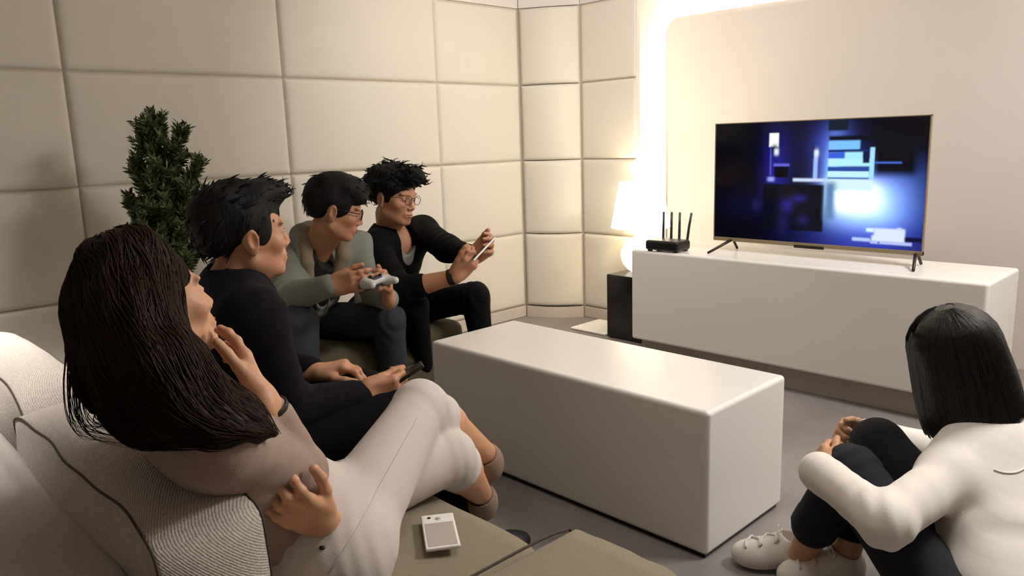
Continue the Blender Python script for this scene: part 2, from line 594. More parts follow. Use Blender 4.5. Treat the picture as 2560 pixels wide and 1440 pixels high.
# table lamp
LX, LY = -2.70, 3.66
t = thing('table_lamp', 'lit table lamp with a pale cone shade and white glass base', 'lamp', (LX, LY, .379))
prof = [(.0, 0), (.055, 0), (.075, .012), (.105, .05), (.118, .095), (.112, .13), (.09, .165), (.055, .195), (.03, .212), (.014, .225), (.012, .25), (0, .25)]
lathe('base', prof, M_ceramic, t)
lathe('shade', [(.172, .262), (.122, .525), (.1195, .525), (.1695, .262), (.172, .262)], M_shade, t, n=56)
lathe('bulb', [(0, .25), (.012, .252), (.014, .28), (.024, .31), (.03, .335), (.024, .36), (0, .372)], M_ceramic, t, n=16)
V, F = tube_mesh([np.array([(-.119, 0, .50), (-.02, 0, .49), (.02, 0, .49), (.119, 0, .50)])], [np.full(4, .003)], n=6)
from_np('shade_support', V, F, M_metal, t)
bl = bpy.data.lights.new('lamp_bulb_light', 'POINT')
bl.energy = 6
bl.color = (1, .86, .66)
bl.shadow_soft_size = .04
blo = bpy.data.objects.new('lamp_bulb_light', bl)
col.objects.link(blo)
blo.parent = t
blo.location = (0, 0, .42)

# router
t = thing('wifi_router', 'black router with four upright antennas at the left end of the white cabinet', 'router', (-2.238, 3.262, .586))
t.rotation_euler = (0, 0, .04)
t.scale = (1.08, 1.08, 1.1)
bm = bmesh.new()
bm_box(bm, (-.09, -.058, .006), (.09, .058, .052), .013, 4)
o = from_bm('body', bm, M_router, t)
o.modifiers.new('weighted_normals', 'WEIGHTED_NORMAL')
for sx in (-1, 1):
    for sy in (-1, 1):
        box('foot', (sx * .07 - .01, sy * .04 - .008, 0), (sx * .07 + .01, sy * .04 + .008, .008), M_router, t, bevel=.002)
for i, x in enumerate((-.066, -.022, .022, .066)):
    lean = (0, 0, 0, .018)[i]
    V, F = tube_mesh([np.array([(x, .062, .028), (x, .066, .05), (x + lean * .4, .068, .11), (x + lean, .07, .172)])], [np.array([.0075, .0066, .006, .0054])], n=8)
    from_np('antenna', V, F, M_antenna, t)

# ------------------------------------------------------------------ television
TX, TY, TZ = -1.581, 3.428, .586
t = thing('television', 'flat television showing a dark blue video scene on the white cabinet', 'television', (TX, TY, TZ))
W, H, B = .984, .576, .049
hw = W / 2
box('back_shell', (-hw + .01, .004, B + .01), (hw - .01, .045, B + H - .01), M_tvback, t, bevel=.01)
# thin metal frame: two uprights, a top rail and a deeper bottom rail
box('top_rail', (-hw, -.006, B + H - .005), (hw, .012, B + H), M_metal, t, bevel=.001)
box('side_rail', (-hw, -.006, B), (-hw + .005, .012, B + H), M_metal, t, bevel=.001)
box('side_rail', (hw - .005, -.006, B), (hw, .012, B + H), M_metal, t, bevel=.001)
box('bottom_rail', (-hw, -.007, B), (hw, .014, B + .019), M_metal, t, bevel=.002)
box('sensor_bar', (-.065, -.011, B - .006), (.075, .004, B + .007), M_tvleg, t, bevel=.002)
for (fx, fy), ax_, (rx_, ry_) in (((-0.433, -0.150), -0.394, (-0.395, 0.030)), ((0.500, -0.124), 0.467, (0.469, 0.059))):
    V, F = tube_mesh([np.array([(fx, fy, .006), (ax_, -.012, B + .004), (ax_, .02, B + .004), (rx_, max(ry_, .06), .006)])], [np.array([.0062, .0072, .0072, .0062])], n=8)
    from_np('leg', V, F, M_tvleg, t)

# the picture on the screen: a colour grid painted from shapes
nx, ny = 272, 154
U, Wv = np.meshgrid((np.arange(nx) + .5) / nx, 1 - (np.arange(ny) + .5) / ny)   # u to the right, v from top (0) to bottom (1) below
vv = 1 - Wv
img = np.zeros((ny, nx, 3))
yy = 1 - (np.arange(ny) + .5) / ny
Ug, Vg = np.meshgrid((np.arange(nx) + .5) / nx, (np.arange(ny) + .5) / ny)      # Vg = 0 at the top


def sm(a, b, x):
    q = np.clip((x - a) / (b - a), 0, 1)
    return q * q * (3 - 2 * q)


def rect(u0, v0, u1, v1, s=.006, sv=None):
    sv = sv or s * 1.7
    return sm(u0 - s, u0 + s, Ug) * sm(u1 + s, u1 - s, Ug) * sm(v0 - sv, v0 + sv, Vg) * sm(v1 + sv, v1 - sv, Vg)


def blob(u, v, ru, rv, p=2.):
    return np.exp(-(np.abs((Ug - u) / ru) ** p + np.abs((Vg - v) / rv) ** p))


def mixin(mask, color, f=1.):
    global img
    c = np.array(lin(color)[:3]) * f
    img = img * (1 - mask[..., None]) + c * mask[..., None]


def add(mask, color, f=1.):
    global img
    img = img + mask[..., None] * np.array(lin(color)[:3]) * f


mixin(np.ones_like(Ug), '#05040A')
add(blob(.50, .16, .22, .3), '#0E0E2C', .8)
add(blob(.20, .70, .15, .12), '#10103C', .5)
add(blob(.33, .40, .06, .28), '#2B2BB8', .5)
add(blob(.55, .34, .05, .22), '#2A2A90', .4)
add(blob(.60, .20, .09, .16), '#3C50C8', .6)
add(blob(.61, .34, .05, .24), '#7FA6FF', .7)
add(blob(.78, .93, .24, .22), '#2030A8', 1.)
add(blob(.78, .62, .20, .24, 2.6), '#5E86FF', 1.)
add(blob(.74, .66, .15, .17, 2.6), '#BFE8FF', 1.)
add(blob(.70, .60, .11, .12, 3), '#FFFFFF', 1.2)
add(blob(.60, .48, .03, .2), '#8FD0FF', .8)
# shelves and rail right of the desk
for v0, v1, c in ((.135, .215, '#0A1018'), (.265, .30, '#203A98'), (.345, .375, '#4A78F0'), (.455, .485, '#16245A')):
    pass
mixin(rect(.575, .00, .665, .085), '#142030', .9)
mixin(rect(.58, .125, .90, .165, .008), '#0A1018', .95)
mixin(rect(.58, .165, .72, .235, .006), '#7FC4FF')
mixin(rect(.58, .235, .77, .255, .004), '#1B2A66')
mixin(rect(.58, .255, .655, .305, .004), '#3C62D8')
mixin(rect(.655, .255, .735, .355, .006), '#A9ECFF')
mixin(rect(.58, .305, .77, .365, .006), '#B8F2FF')
mixin(rect(.58, .37, .765, .405, .004), '#2A4CA0')
mixin(rect(.58, .405, .765, .455, .004), '#C4F6FF')
mixin(rect(.58, .452, .765, .468, .002), '#3E66B4')
mixin(rect(.735, .25, .765, .34, .005), '#101A48')
mixin(rect(.785, .15, .96, .43, .025), '#0A0A12', .93)
mixin(rect(.787, .33, .90, .345, .003), '#4870D8', .8)
mixin(rect(.765, .22, .785, .46, .004), '#A8E4FF')
mixin(rect(.57, .47, .785, .56, .01), '#D6F6FF', 1.)
# lamp on the desk
mixin(rect(.29, .09, .338, .205, .004), '#FFFFFF')
mixin(rect(.295, .20, .305, .44, .003), '#4A4CC0')
mixin(blob(.318, .225, .016, .04, 3), '#08081A')
mixin(blob(.328, .245, .012, .03, 3), '#E8F0FF')
mixin(rect(.315, .345, .395, .365, .006), '#6A6AD8')
mixin(rect(.32, .37, .39, .46, .004), '#06060C')
mixin(blob(.303, .475, .018, .02, 3), '#9AA8FF')
# a white bottle shape on the desk
mixin(rect(.512, .235, .532, .475, .005), '#9FBCFF')
mixin(rect(.505, .20, .512, .30, .004), '#0E1430')
mixin(blob(.525, .26, .01, .03), '#E8F4FF')
mixin(rect(.415, .465, .57, .49, .006), '#CFE0FF')
# desk front
mixin(rect(.265, .515, .567, .90, .006), '#070A18')
add(blob(.39, .69, .03, .05), '#2A2890', .7)
add(blob(.45, .63, .03, .03), '#2A2890', .6)
add(blob(.47, .81, .025, .04), '#22206C', .6)
add(blob(.37, .84, .03, .10), '#16164C', .8)
add(blob(.23, .70, .02, .05), '#1C1C58', .6)
mixin(rect(.57, .49, .62, .80, .02), '#8CC4FF', .45)
# block lettering and its subtitle, as smeared in the picture
mixin(rect(.765, .845, .80, .875, .006), '#D8F6FF')
mixin(rect(.80, .842, .93, .95, .007), '#DCEAFF')
mixin(blob(.905, .842, .012, .012), '#D0E0FF')
mixin(sm(.006, -.006, (Ug - .80) + (Vg - .88) * .55) * rect(.765, .882, .81, .935, .004) * 0, '#000000')
mixin(rect(.79, .90, .82, .95, .008), '#DCEAFF')
mixin(rect(.705, .925, .785, .952, .006), '#B8CCFF')
mixin(rect(.785, .94, .96, .965, .005), '#B4C4FF')
mixin(rect(.818, .948, .826, .962, .003), '#3A4CC0')
mixin(rect(.93, .90, 1, .935, .006), '#060A2C')
add(np.ones_like(Ug), '#06060E', .3)
img = np.clip(img, 0, 1.15)
V = np.stack([-hw + .005 + np.linspace(0, 1, nx + 1)[None, :] * (W - .01) + np.zeros((ny + 1, 1)), np.full((ny + 1, nx + 1), -.0045),
              B + H - .005 - np.linspace(0, 1, ny + 1)[:, None] * (H - .024) + np.zeros((1, nx + 1))], -1).reshape(-1, 3)
i, j = np.meshgrid(np.arange(ny), np.arange(nx), indexing='ij')
a = i * (nx + 1) + j
F = np.stack([a, a + nx + 1, a + nx + 2, a + 1], -1).reshape(-1, 4)
M_screen = material('screen_picture', '#030304', rough=.12, spec=.4)
nt = M_screen.node_tree
at = nt.nodes.new('ShaderNodeAttribute')
at.attribute_name = 'picture'
nt.links.new(at.outputs['Color'], nt.nodes['Principled BSDF'].inputs['Emission Color'])
nt.nodes['Principled BSDF'].inputs['Emission Strength'].default_value = 1.0
scr = from_np('screen', V, F, M_screen, t, smooth=False)
ca = scr.data.color_attributes.new('picture', 'FLOAT_COLOR', 'CORNER')
cols = np.ones((ny * nx, 4, 4), dtype=np.float32)
cols[:, :, :3] = img.reshape(-1, 1, 3)
ca.data.foreach_set('color', cols.ravel())

# ------------------------------------------------------------------ bench along the left wall
bx0, bx1, by0, by1 = XW + .03, -2.72, 1.28, 2.31
t = thing('bench', 'long olive fabric bench against the padded wall under two men', 'bench', ((bx0 + bx1) / 2, (by0 + by1) / 2, 0))
hx, hy = (bx1 - bx0) / 2, (by1 - by0) / 2
box('seat_pad', (-hx, -hy, .17), (hx, hy, .335), M_bench, t, bevel=.05, seg=6)
box('base', (-hx + .01, -hy + .01, .0), (hx - .01, hy - .01, .19), M_bench, t, bevel=.02, seg=3)

# ------------------------------------------------------------------ sofa
t = thing('sofa', 'pale grey woven sofa with loose back cushions in the foreground', 'sofa', (-1.8, .5, 0))
SO = np.array([-1.8, .5, 0])


def puffed(name, lo, hi, mat, parent, bulge=(.0, .045, .02), n=22, seam=True, seam_r=.0022, sag=0., wav=.25):
    """box cushion with puffed faces; seams piped round the two large faces (y = lo and y = hi)"""
    lo, hi = np.array(lo), np.array(hi)
    c, h = (lo + hi) / 2, (hi - lo) / 2

    def shape(P):
        q = P.copy()
        rr_ = np.maximum(np.abs(P[:, 0]), np.abs(P[:, 2]))
        P = P.copy()
        nn_ = (np.abs(P[:, 0]) ** 9 + np.abs(P[:, 2]) ** 9) ** (1 / 9) + 1e-9
        sc_ = np.where(rr_ > 1e-6, rr_ / nn_, 1)
        P[:, 0] *= sc_
        P[:, 2] *= sc_
        # rounded corners
        for ax in range(3):
            o1, o2 = [k for k in range(3) if k != ax]
            b = (1 - np.clip(np.abs(P[:, o1]), 0, 1) ** 2.4) * (1 - np.clip(np.abs(P[:, o2]), 0, 1) ** 2.4)
            q[:, ax] = P[:, ax] * (h[ax] + bulge[ax] * b)
        # ends drawn in a little, corners standing up like ears
        ex = np.abs(P[:, 0]) ** 6
        q[:, 2] += sag * (ex - .4) * (P[:, 2] > 0) * np.clip(P[:, 2], 0, 1)
        wv = wav * (.004 * np.sin(P[:, 0] * 6.3 + P[:, 1] * 2) + .002 * np.sin(P[:, 0] * 13 + P[:, 2] * 6))
        q[:, 1] += wv
        q[:, 2] += .6 * wv
        return q + c
    g = np.linspace(-1, 1, n)
    Vs, Fs, off = [], [], 0
    for ax in range(3):
        for s in (-1, 1):
            A, B_ = np.meshgrid(g, g, indexing='ij')
            P = np.zeros((n * n, 3))
            o1, o2 = [k for k in range(3) if k != ax]
            P[:, ax] = s
            P[:, o1] = A.ravel()
            P[:, o2] = B_.ravel()
            i, j = np.meshgrid(np.arange(n - 1), np.arange(n - 1), indexing='ij')
            a = (i * n + j).ravel()
            f = np.stack([a, a + n, a + n + 1, a + 1], -1)
            flip = (s > 0) == (ax == 1)
            Fs.append((f[:, ::-1] if flip else f) + off)
            Vs.append(shape(P))
            off += n * n
    V = np.vstack(Vs)
    F = np.vstack(Fs)
    key = np.round(V / 1e-5).astype(np.int64)
    _, idx, inv = np.unique(key, axis=0, return_index=True, return_inverse=True)
    o = from_np(name, V[idx] - SO, inv.reshape(-1)[F], mat, parent)
    me = o.data
    if seam:
        tt = np.linspace(-1, 1, 30)
        one = np.ones(30)
        for s in (-1, 1):
            loop = np.vstack([np.stack([tt, s * one, one], 1), np.stack([one, s * one, -tt], 1)[1:], np.stack([-tt, s * one, -one], 1)[1:], np.stack([-one, s * one, tt], 1)[1:]])
            P = shape(loop)
            V, F = tube_mesh([P - SO], [np.full(len(P), seam_r)], n=6)
            from_np('seam', V, F, M_piping, o)
    return o


cz0, cz1 = .35, .648
puffed('back_cushion', (-1.835, .312, cz0), (-1.03, .462, cz1), M_sofa, t, bulge=(.022, .055, .030), sag=.01, wav=.7)
puffed('back_cushion', (-2.72, .335, cz0), (-1.865, .475, cz1), M_sofa, t, bulge=(.015, .05, .03), sag=-.03)
# back frame behind the cushions
o = puffed('back_frame', (-2.75, .05, .06), (-1.02, .288, .59), M_sofaframe, t, bulge=(.0, .012, .02), seam=False)
# seat modules and the low arm block
puffed('seat_cushion', (-2.70, .30, .20), (-1.87, 1.0, .372), M_seat, t, bulge=(.01, .015, .018), seam=False)
puffed('seat_cushion', (-1.86, .30, .20), (-.99, 1.0, .372), M_seat, t, bulge=(.01, .015, .018), seam=False)
puffed('arm_block', (-.975, .10, .06), (-.70, 1.075, .395), M_seat, t, bulge=(.008, .02, .012), seam=False)
for s in (-.975, -.70):
    pts = np.array([(s, .3, .397), (s, .6, .398), (s, .95, .397), (s, 1.055, .388), (s, 1.078, .36), (s, 1.082, .15)]) + np.array([(.006 if s < -.9 else -.004), 0, .002])
    V, F = tube_mesh([spline(pts, 24) - SO], [np.full(24, .0032)], n=6)
    from_np('piping', V, F, M_piping, t)
box('base', tuple(np.array((-2.70, .12, .05)) - SO), tuple(np.array((-.98, .97, .21)) - SO), M_seat, t, bevel=.02)
for x in (-2.62, -.80):
    for y in (.2, .92):
        box('foot', tuple(np.array((x - .025, y - .025, 0)) - SO), tuple(np.array((x + .025, y + .025, .065)) - SO), M_black, t, bevel=.004)

# white phone lying on the seat
t = thing('phone', 'white and grey phone lying on the taupe sofa seat beside the woman in white jeans', 'phone', (-1.146, .879, .391))
t.rotation_euler = (.0, .0, math.radians(56.5))
box('body', (-.034, -.069, 0), (.034, .069, .008), M_phone, t, bevel=.003, seg=3)
box('back_panel', (-.029, -.064, .0078), (.029, .030, .0086), M_phonegrey, t, bevel=.0003, seg=1)
box('top_band', (-.029, .036, .0078), (.029, .064, .0084), M_phone, t, bevel=.0003, seg=1)
lathe('camera_lens', [(0, .0092), (.0035, .0092), (.004, .0084), (.004, .008)], M_screenoff, t, n=14, center=(-.018, .053, 0))
lathe('emblem', [(0, .0089), (.006, .0089), (.0062, .0085)], M_phonegrey, t, n=16, center=(0, .046, 0))

# ------------------------------------------------------------------ potted conifer in the corner behind the sofa
TC = np.array([-3.10, 1.10, 0])
t = thing('potted_conifer', 'bushy dark green potted conifer against the padded wall behind the sofa', 'plant', tuple(TC))
lathe('pot', [(0, 0), (.10, 0), (.105, .01), (.135, .24), (.142, .245), (.142, .265), (.128, .265), (.125, .24), (0, .235)], M_pot, t, n=32)
lathe('soil', [(0, .243), (.126, .243)], M_soil, t, n=24)
V, F = tube_mesh([np.array([(0, 0, .2), (.01, .005, .5), (-.004, 0, .9), (.0, .0, 1.22)])], [np.array([.018, .014, .009, .004])], n=8)
from_np('trunk', V, F, M_bark, t)
rng = np.random.default_rng(5)


def leaf_quads(P, Dv, L, Wd):
    """flat pointed leaves at P along Dv"""
    n = len(P)
    r = rng.normal(size=(n, 3))
    s = np.cross(Dv, r)
    s /= np.linalg.norm(s, axis=1, keepdims=True)
    nn = np.cross(Dv, s)
    V = np.stack([P, P + Dv * L[:, None] * .5 + s * Wd[:, None] + nn * (.1 * L)[:, None], P + Dv * L[:, None], P + Dv * L[:, None] * .5 - s * Wd[:, None] + nn * (.1 * L)[:, None]], 1)
    return V.reshape(-1, 3), np.arange(4 * n).reshape(n, 4)


def sprig(base, tip, dens=1.):
    """one branch: bent twig with side twigs, all carrying leaves"""
    base, tip = np.array(base), np.array(tip)
    d = tip - base
    L = np.linalg.norm(d)
    ctrl = base + d * .5 + np.array([0, 0, -.12 * L])
    tt = np.linspace(0, 1, 9)[:, None]
    main = (1 - tt) ** 2 * base + 2 * tt * (1 - tt) * ctrl + tt ** 2 * tip
    twigs, rad = [main], [np.linspace(.005, .0016, 9)]
    for q in range(int(10 * dens)):
        f = rng.uniform(.25, .97)
        b = main[int(f * 8)]
        dirn = d / L + rng.normal(size=3) * .55 + np.array([0, 0, .35])
        dirn /= np.linalg.norm(dirn)
        l2 = rng.uniform(.05, .11) * (1.25 - f * .6)
        twigs.append(np.array([b, b + dirn * l2 * .5, b + dirn * l2 + np.array([0, 0, .012])]))
        rad.append(np.array([.0022, .0018, .001]))
    Pl, Dl = [], []
    for w in twigs:
        seg = np.diff(w, axis=0)
        for k in range(len(seg)):
            if w is main and k < 2:
                continue
            m = int(18 * dens * np.linalg.norm(seg[k]) / .03)
            f = rng.uniform(0, 1, m)[:, None]
            dd = seg[k] / np.linalg.norm(seg[k])
            v = rng.normal(size=(m, 3))
            v -= (v @ dd)[:, None] * dd
            v /= np.linalg.norm(v, axis=1, keepdims=True)
            Dv = v * .8 + dd * .75
            Dv /= np.linalg.norm(Dv, axis=1, keepdims=True)
            Pl.append(w[k] + seg[k] * f)
            Dl.append(Dv)
    return twigs, rad, np.vstack(Pl), np.vstack(Dl)


def branch(base, tip, dens=1.):
    tw, rd, Pl, Dl = sprig(base, tip, dens)
    V, F = tube_mesh(tw, rd, n=4)
    b = from_np('branch', V, F, M_bark, t)
    n = len(Pl)
    V, F = leaf_quads(Pl, Dl, rng.uniform(.024, .038, n), rng.uniform(.0034, .0055, n))
    o = from_np('needles', V, F, M_leaf, b, smooth=False)
    o['kind'] = 'stuff'


branch((0.000, 0.005, 1.151), (0.000, 0.043, 1.275))
branch((-0.005, 0.002, 1.110), (-0.040, 0.019, 1.234))
branch((0.002, 0.015, 1.071), (0.020, 0.126, 1.241))
branch((0.010, 0.006, 1.024), (0.080, 0.046, 1.175))
branch((-0.005, -0.005, 0.993), (-0.040, -0.042, 1.125))
branch((0.006, 0.019, 0.922), (0.050, 0.159, 1.113))
branch((0.007, -0.007, 0.910), (0.060, -0.060, 1.057))
branch((-0.006, 0.021, 0.838), (-0.050, 0.179, 1.040))
branch((-0.002, -0.012, 0.814), (-0.020, -0.104, 0.972))
branch((0.012, -0.012, 0.749), (0.100, -0.103, 0.928))
branch((0.005, 0.020, 0.747), (0.040, 0.163, 0.940))
branch((0.014, 0.009, 0.835), (0.120, 0.072, 1.012))
branch((0.012, -0.003, 0.967), (0.100, -0.029, 1.125))
branch((0.002, -0.014, 0.700), (0.020, -0.115, 0.864))
branch((0.012, -0.015, 0.600), (0.100, -0.126, 0.789))
branch((0.012, 0.013, 0.623), (0.100, 0.112, 0.806))
branch((0.017, -0.006, 0.661), (0.140, -0.051, 0.843))
branch((0.018, 0.002, 0.713), (0.150, 0.017, 0.896))
branch((-0.012, 0.014, 0.867), (-0.100, 0.116, 1.051))
branch((-0.014, -0.003, 0.654), (-0.120, -0.028, 0.822))
branch((0.018, -0.002, 0.776), (0.150, -0.020, 0.960))
branch((0.016, 0.005, 0.595), (0.130, 0.041, 0.770))
branch((0.000, 0.002, 1.103), (0.000, 0.013, 1.211))
branch((0.006, 0.005, 0.999), (0.050, 0.038, 1.134))
branch((0.000, 0.011, 0.980), (0.000, 0.095, 1.132))
branch((0.012, 0.010, 0.716), (0.100, 0.082, 0.887))
branch((0.014, -0.008, 0.787), (0.120, -0.066, 0.962))
branch((0.010, -0.002, 0.902), (0.080, -0.013, 1.047))

# ------------------------------------------------------------------ people: smooth implicit bodies turned into meshes
def vec(*a):
    return np.array(a[0] if len(a) == 1 else a, dtype=float)


def unit(v):
    v = np.asarray(v, float)
    return v / (np.linalg.norm(v) + 1e-12)


class Frame:
    def __init__(s, o, x, y, z, scale=1.):
        s.o = vec(o)
        s.M = np.stack([unit(x), unit(y), unit(z)], 1)   # columns = local axes in world
        s.s = scale

    def to_local(s, p):
        return ((p - s.o.astype(p.dtype)) @ s.M.astype(p.dtype)) / s.s

    def pt(s, *l):
        return s.o + s.M @ (vec(*l) * s.s)

    def dir(s, *l):
        return s.M @ vec(*l)


def head_frame(c, f, u, scale=1.):
    f = unit(f)
    x = unit(np.cross(f, u))          # the person's right... +x = right hand side
    z = np.cross(x, f)
    return Frame(c, x, f, z, scale)


class Cone:
    """round cone between a and b, optionally flattened along e by q (thin/wide), optionally cut flat at the ends"""
    def __init__(s, a, b, ra, rb, k=.02, e=None, q=1., flat=False, op='add', fr=None):
        if fr is not None:
            a, b = fr.pt(a), fr.pt(b)
            ra, rb, k = ra * fr.s, rb * fr.s, k * fr.s
            if e is not None:
                e = fr.dir(e)
        s.a, s.b, s.ra, s.rb, s.k, s.q, s.flat, s.op = vec(a), vec(b), ra, rb, k, q, flat, op
        s.e = unit(e) if e is not None else None
        s.c = (s.a + s.b) / 2
        s.r = np.linalg.norm(s.b - s.a) / 2 + max(ra, rb)

    def d(s, p):
        a = s.a.astype(np.float32)
        pa = p - a
        ba = (s.b - s.a).astype(np.float32)
        if s.e is not None:
            e = s.e.astype(np.float32)
            m = np.float32(1 / s.q - 1)
            pa = pa + np.outer(pa @ e * m, e)
            ba = ba + (ba @ e) * m * e
        L2 = float(ba @ ba) + 1e-12
        t = (pa @ ba) / L2
        if s.flat:
            L = math.sqrt(L2)
            rad = np.sqrt(np.maximum(np.einsum('ij,ij->i', pa, pa) - t * t * L2, 0))
            tc = np.clip(t, 0, 1)
            d = np.maximum(rad - (s.ra + (s.rb - s.ra) * tc), np.maximum(-t, t - 1) * L)
        else:
            t = np.clip(t, 0, 1)
            v = pa - np.outer(t, ba)
            d = np.sqrt(np.einsum('ij,ij->i', v, v)) - (s.ra + (s.rb - s.ra) * t)
        return d * min(1., s.q) if s.e is not None else d


class Ell:
    def __init__(s, c, radii, fr=None, k=.02, op='add', M=None):
        s.k, s.op = k, op
        radii = vec(radii)
        if fr is not None:
            s.c = fr.pt(c)
            s.rad = radii * fr.s
            s.M = fr.M if M is None else fr.M @ M
            s.k = k * fr.s
        else:
            s.c, s.rad, s.M = vec(c), radii, (np.eye(3) if M is None else M)
        s.r = s.rad.max()

    def d(s, p):
        l = (p - s.c.astype(np.float32)) @ s.M.astype(np.float32)
        a = l / s.rad.astype(np.float32)
        k0 = np.sqrt(np.einsum('ij,ij->i', a, a)) + 1e-6
        b = a / s.rad.astype(np.float32)
        k1 = np.sqrt(np.einsum('ij,ij->i', b, b)) + 1e-6
        return k0 * (k0 - 1) / k1


class Box:
    def __init__(s, c, half, M=None, rnd=.01, k=.01, op='add', fr=None):
        s.k, s.op, s.rnd = k, op, rnd
        if fr is not None:
            s.c, s.half, s.M = fr.pt(c), vec(half) * fr.s, (fr.M if M is None else fr.M @ M)
            s.k, s.rnd = k * fr.s, rnd * fr.s
        else:
            s.c, s.half, s.M = vec(c), vec(half), (np.eye(3) if M is None else M)
        s.r = float(np.linalg.norm(s.half))

    def d(s, p):
        l = np.abs((p - s.c.astype(np.float32)) @ s.M.astype(np.float32)) - (s.half - s.rnd).astype(np.float32)
        o = np.maximum(l, 0)
        return np.sqrt(np.einsum('ij,ij->i', o, o)) + np.minimum(l.max(1), 0) - s.rnd


def field(prims, p, disp=None):
    d = np.full(len(p), 1.0, np.float32)
    first = True
    for q in prims:
        e = q.d(p).astype(np.float32)
        if q.op == 'add':
            if first:
                d = e
                first = False
            else:
                k = max(q.k, 1e-4)
                h = np.clip(.5 + .5 * (e - d) / k, 0, 1)
                d = e * (1 - h) + d * h - k * h * (1 - h)
        else:
            k = max(q.k, 1e-4)
            h = np.clip(.5 - .5 * (e + d) / k, 0, 1)
            d = d * (1 - h) - e * h + k * h * (1 - h)
    if disp is not None:
        d = d + disp(p)
    return d


def sdf_mesh(prims, h, disp=None):
    """surface nets on sparse blocks"""
    B = 14
    bs = B * h
    adds = [q for q in prims if q.op == 'add']
    lo = np.min([q.c - q.r for q in adds], 0) - 3 * h
    hi = np.max([q.c + q.r for q in adds], 0) + 3 * h
    nb = np.ceil((hi - lo) / bs).astype(int) + 1
    gi = np.stack(np.meshgrid(*[np.arange(k) for k in nb], indexing='ij'), -1).reshape(-1, 3)
    cen = (lo + (gi + .5) * bs).astype(np.float32)
    half = bs * .87
    C = np.array([q.c for q in prims])
    R = np.array([q.r for q in prims])
    near = (np.linalg.norm(cen[:, None, :] - C[None], axis=2) - R[None]) < half + .045
    isadd = np.array([q.op == 'add' for q in prims])
    keep = (near & isadd[None]).any(1)
    dc = np.full(len(cen), 9., np.float32)
    # coarse distances, chunked by identical prim sets would be overkill: evaluate all prims at kept centres
    if keep.any():
        dc[keep] = field(prims, cen[keep])
    act = keep & (np.abs(dc) < half * 1.35 + .012)
    g = np.arange(B + 1)
    off = np.stack(np.meshgrid(g, g, g, indexing='ij'), -1).reshape(-1, 3)
    S = B + 1
    VK, VP, QK = [], [], []
    big = np.int64(1 << 20)

    def keyf(c):
        return (c[:, 0].astype(np.int64) * big + c[:, 1]) * big + c[:, 2]
    for bi in np.nonzero(act)[0]:
        base = gi[bi] * B
        pts = (lo + (base + off) * h).astype(np.float32)
        sel = [prims[k] for k in np.nonzero(near[bi])[0]]
        d = field(sel, pts, disp).reshape(S, S, S)
        ins = d < 0
        if ins.all() or not ins.any():
            continue
        # cells
        c8 = [ins[i:i + B, j:j + B, k:k + B] for i in (0, 1) for j in (0, 1) for k in (0, 1)]
        cnt = sum(c.astype(np.int8) for c in c8)
        cell = np.argwhere((cnt > 0) & (cnt < 8))
        if len(cell) == 0:
            continue
        acc = np.zeros((len(cell), 3))
        num = np.zeros(len(cell))
        cx, cy, cz = cell.T
        for ax in range(3):
            o = [(0, 0), (0, 1), (1, 0), (1, 1)]
            for u, v in o:
                A = [0, 0, 0]
                oth = [q for q in range(3) if q != ax]
                A[oth[0]], A[oth[1]] = u, v
                Bv = list(A)
                Bv[ax] = 1
                da = d[cx + A[0], cy + A[1], cz + A[2]]
                db = d[cx + Bv[0], cy + Bv[1], cz + Bv[2]]
                m = (da < 0) != (db < 0)
                t = np.where(m, da / (da - db + 1e-20), 0)
                pos = np.tile(np.array(A, float), (len(cell), 1))
                pos[:, ax] += t
                acc += pos * m[:, None]
                num += m
        VP.append(lo + (base + cell + acc / num[:, None]) * h)
        VK.append(keyf(base + cell))
        # edges -> quads
        for ax in range(3):
            o1, o2 = [q for q in range(3) if q != ax]
            sl0 = [slice(0, B)] * 3
            sl1 = [slice(0, B)] * 3
            sl1[ax] = slice(1, B + 1)
            a, b = ins[tuple(sl0)], ins[tuple(sl1)]
            e = np.argwhere(a != b)
            if len(e) == 0:
                continue
            fl = a[tuple(e.T)]
            G = base + e
            e1 = np.zeros(3, int)
            e1[o1] = 1
            e2 = np.zeros(3, int)
            e2[o2] = 1
            q = np.stack([keyf(G - e1 - e2 + 1 - 1), keyf(G - e2), keyf(G), keyf(G - e1)], 1)
            fwd = fl if ax != 1 else ~fl
            q[~fwd] = q[~fwd][:, ::-1]
            QK.append(q)
    VK = np.concatenate(VK)
    VP = np.concatenate(VP)
    QK = np.concatenate(QK)
    order = np.argsort(VK)
    VK, VP = VK[order], VP[order]
    idx = np.searchsorted(VK, QK.ravel())
    idx = np.clip(idx, 0, len(VK) - 1)
    ok = (VK[idx] == QK.ravel()).reshape(-1, 4).all(1)
    F = idx.reshape(-1, 4)[ok]
    return VP, F


def sdf_obj(name, prims, h, mat, parent, disp=None, origin=None):
    V, F = sdf_mesh(prims, h, disp)
    o = vec(parent.location) if parent is not None else np.zeros(3)
    return from_np(name, V - o, F, mat, parent)


def wobble(amp, freq, seed=0, stretch=None):
    rs = np.random.default_rng(seed)
    K = rs.normal(size=(7, 3))
    K /= np.linalg.norm(K, axis=1, keepdims=True)
    K *= freq * rs.uniform(.6, 1.7, 7)[:, None]
    if stretch is not None:
        K = K * np.array(stretch)
    ph = rs.uniform(0, 6.28, 7)

    def f(p):
        return (np.sin(p @ K.T.astype(np.float32) + ph.astype(np.float32)).sum(1) * (amp / 3)).astype(np.float32)
    return f


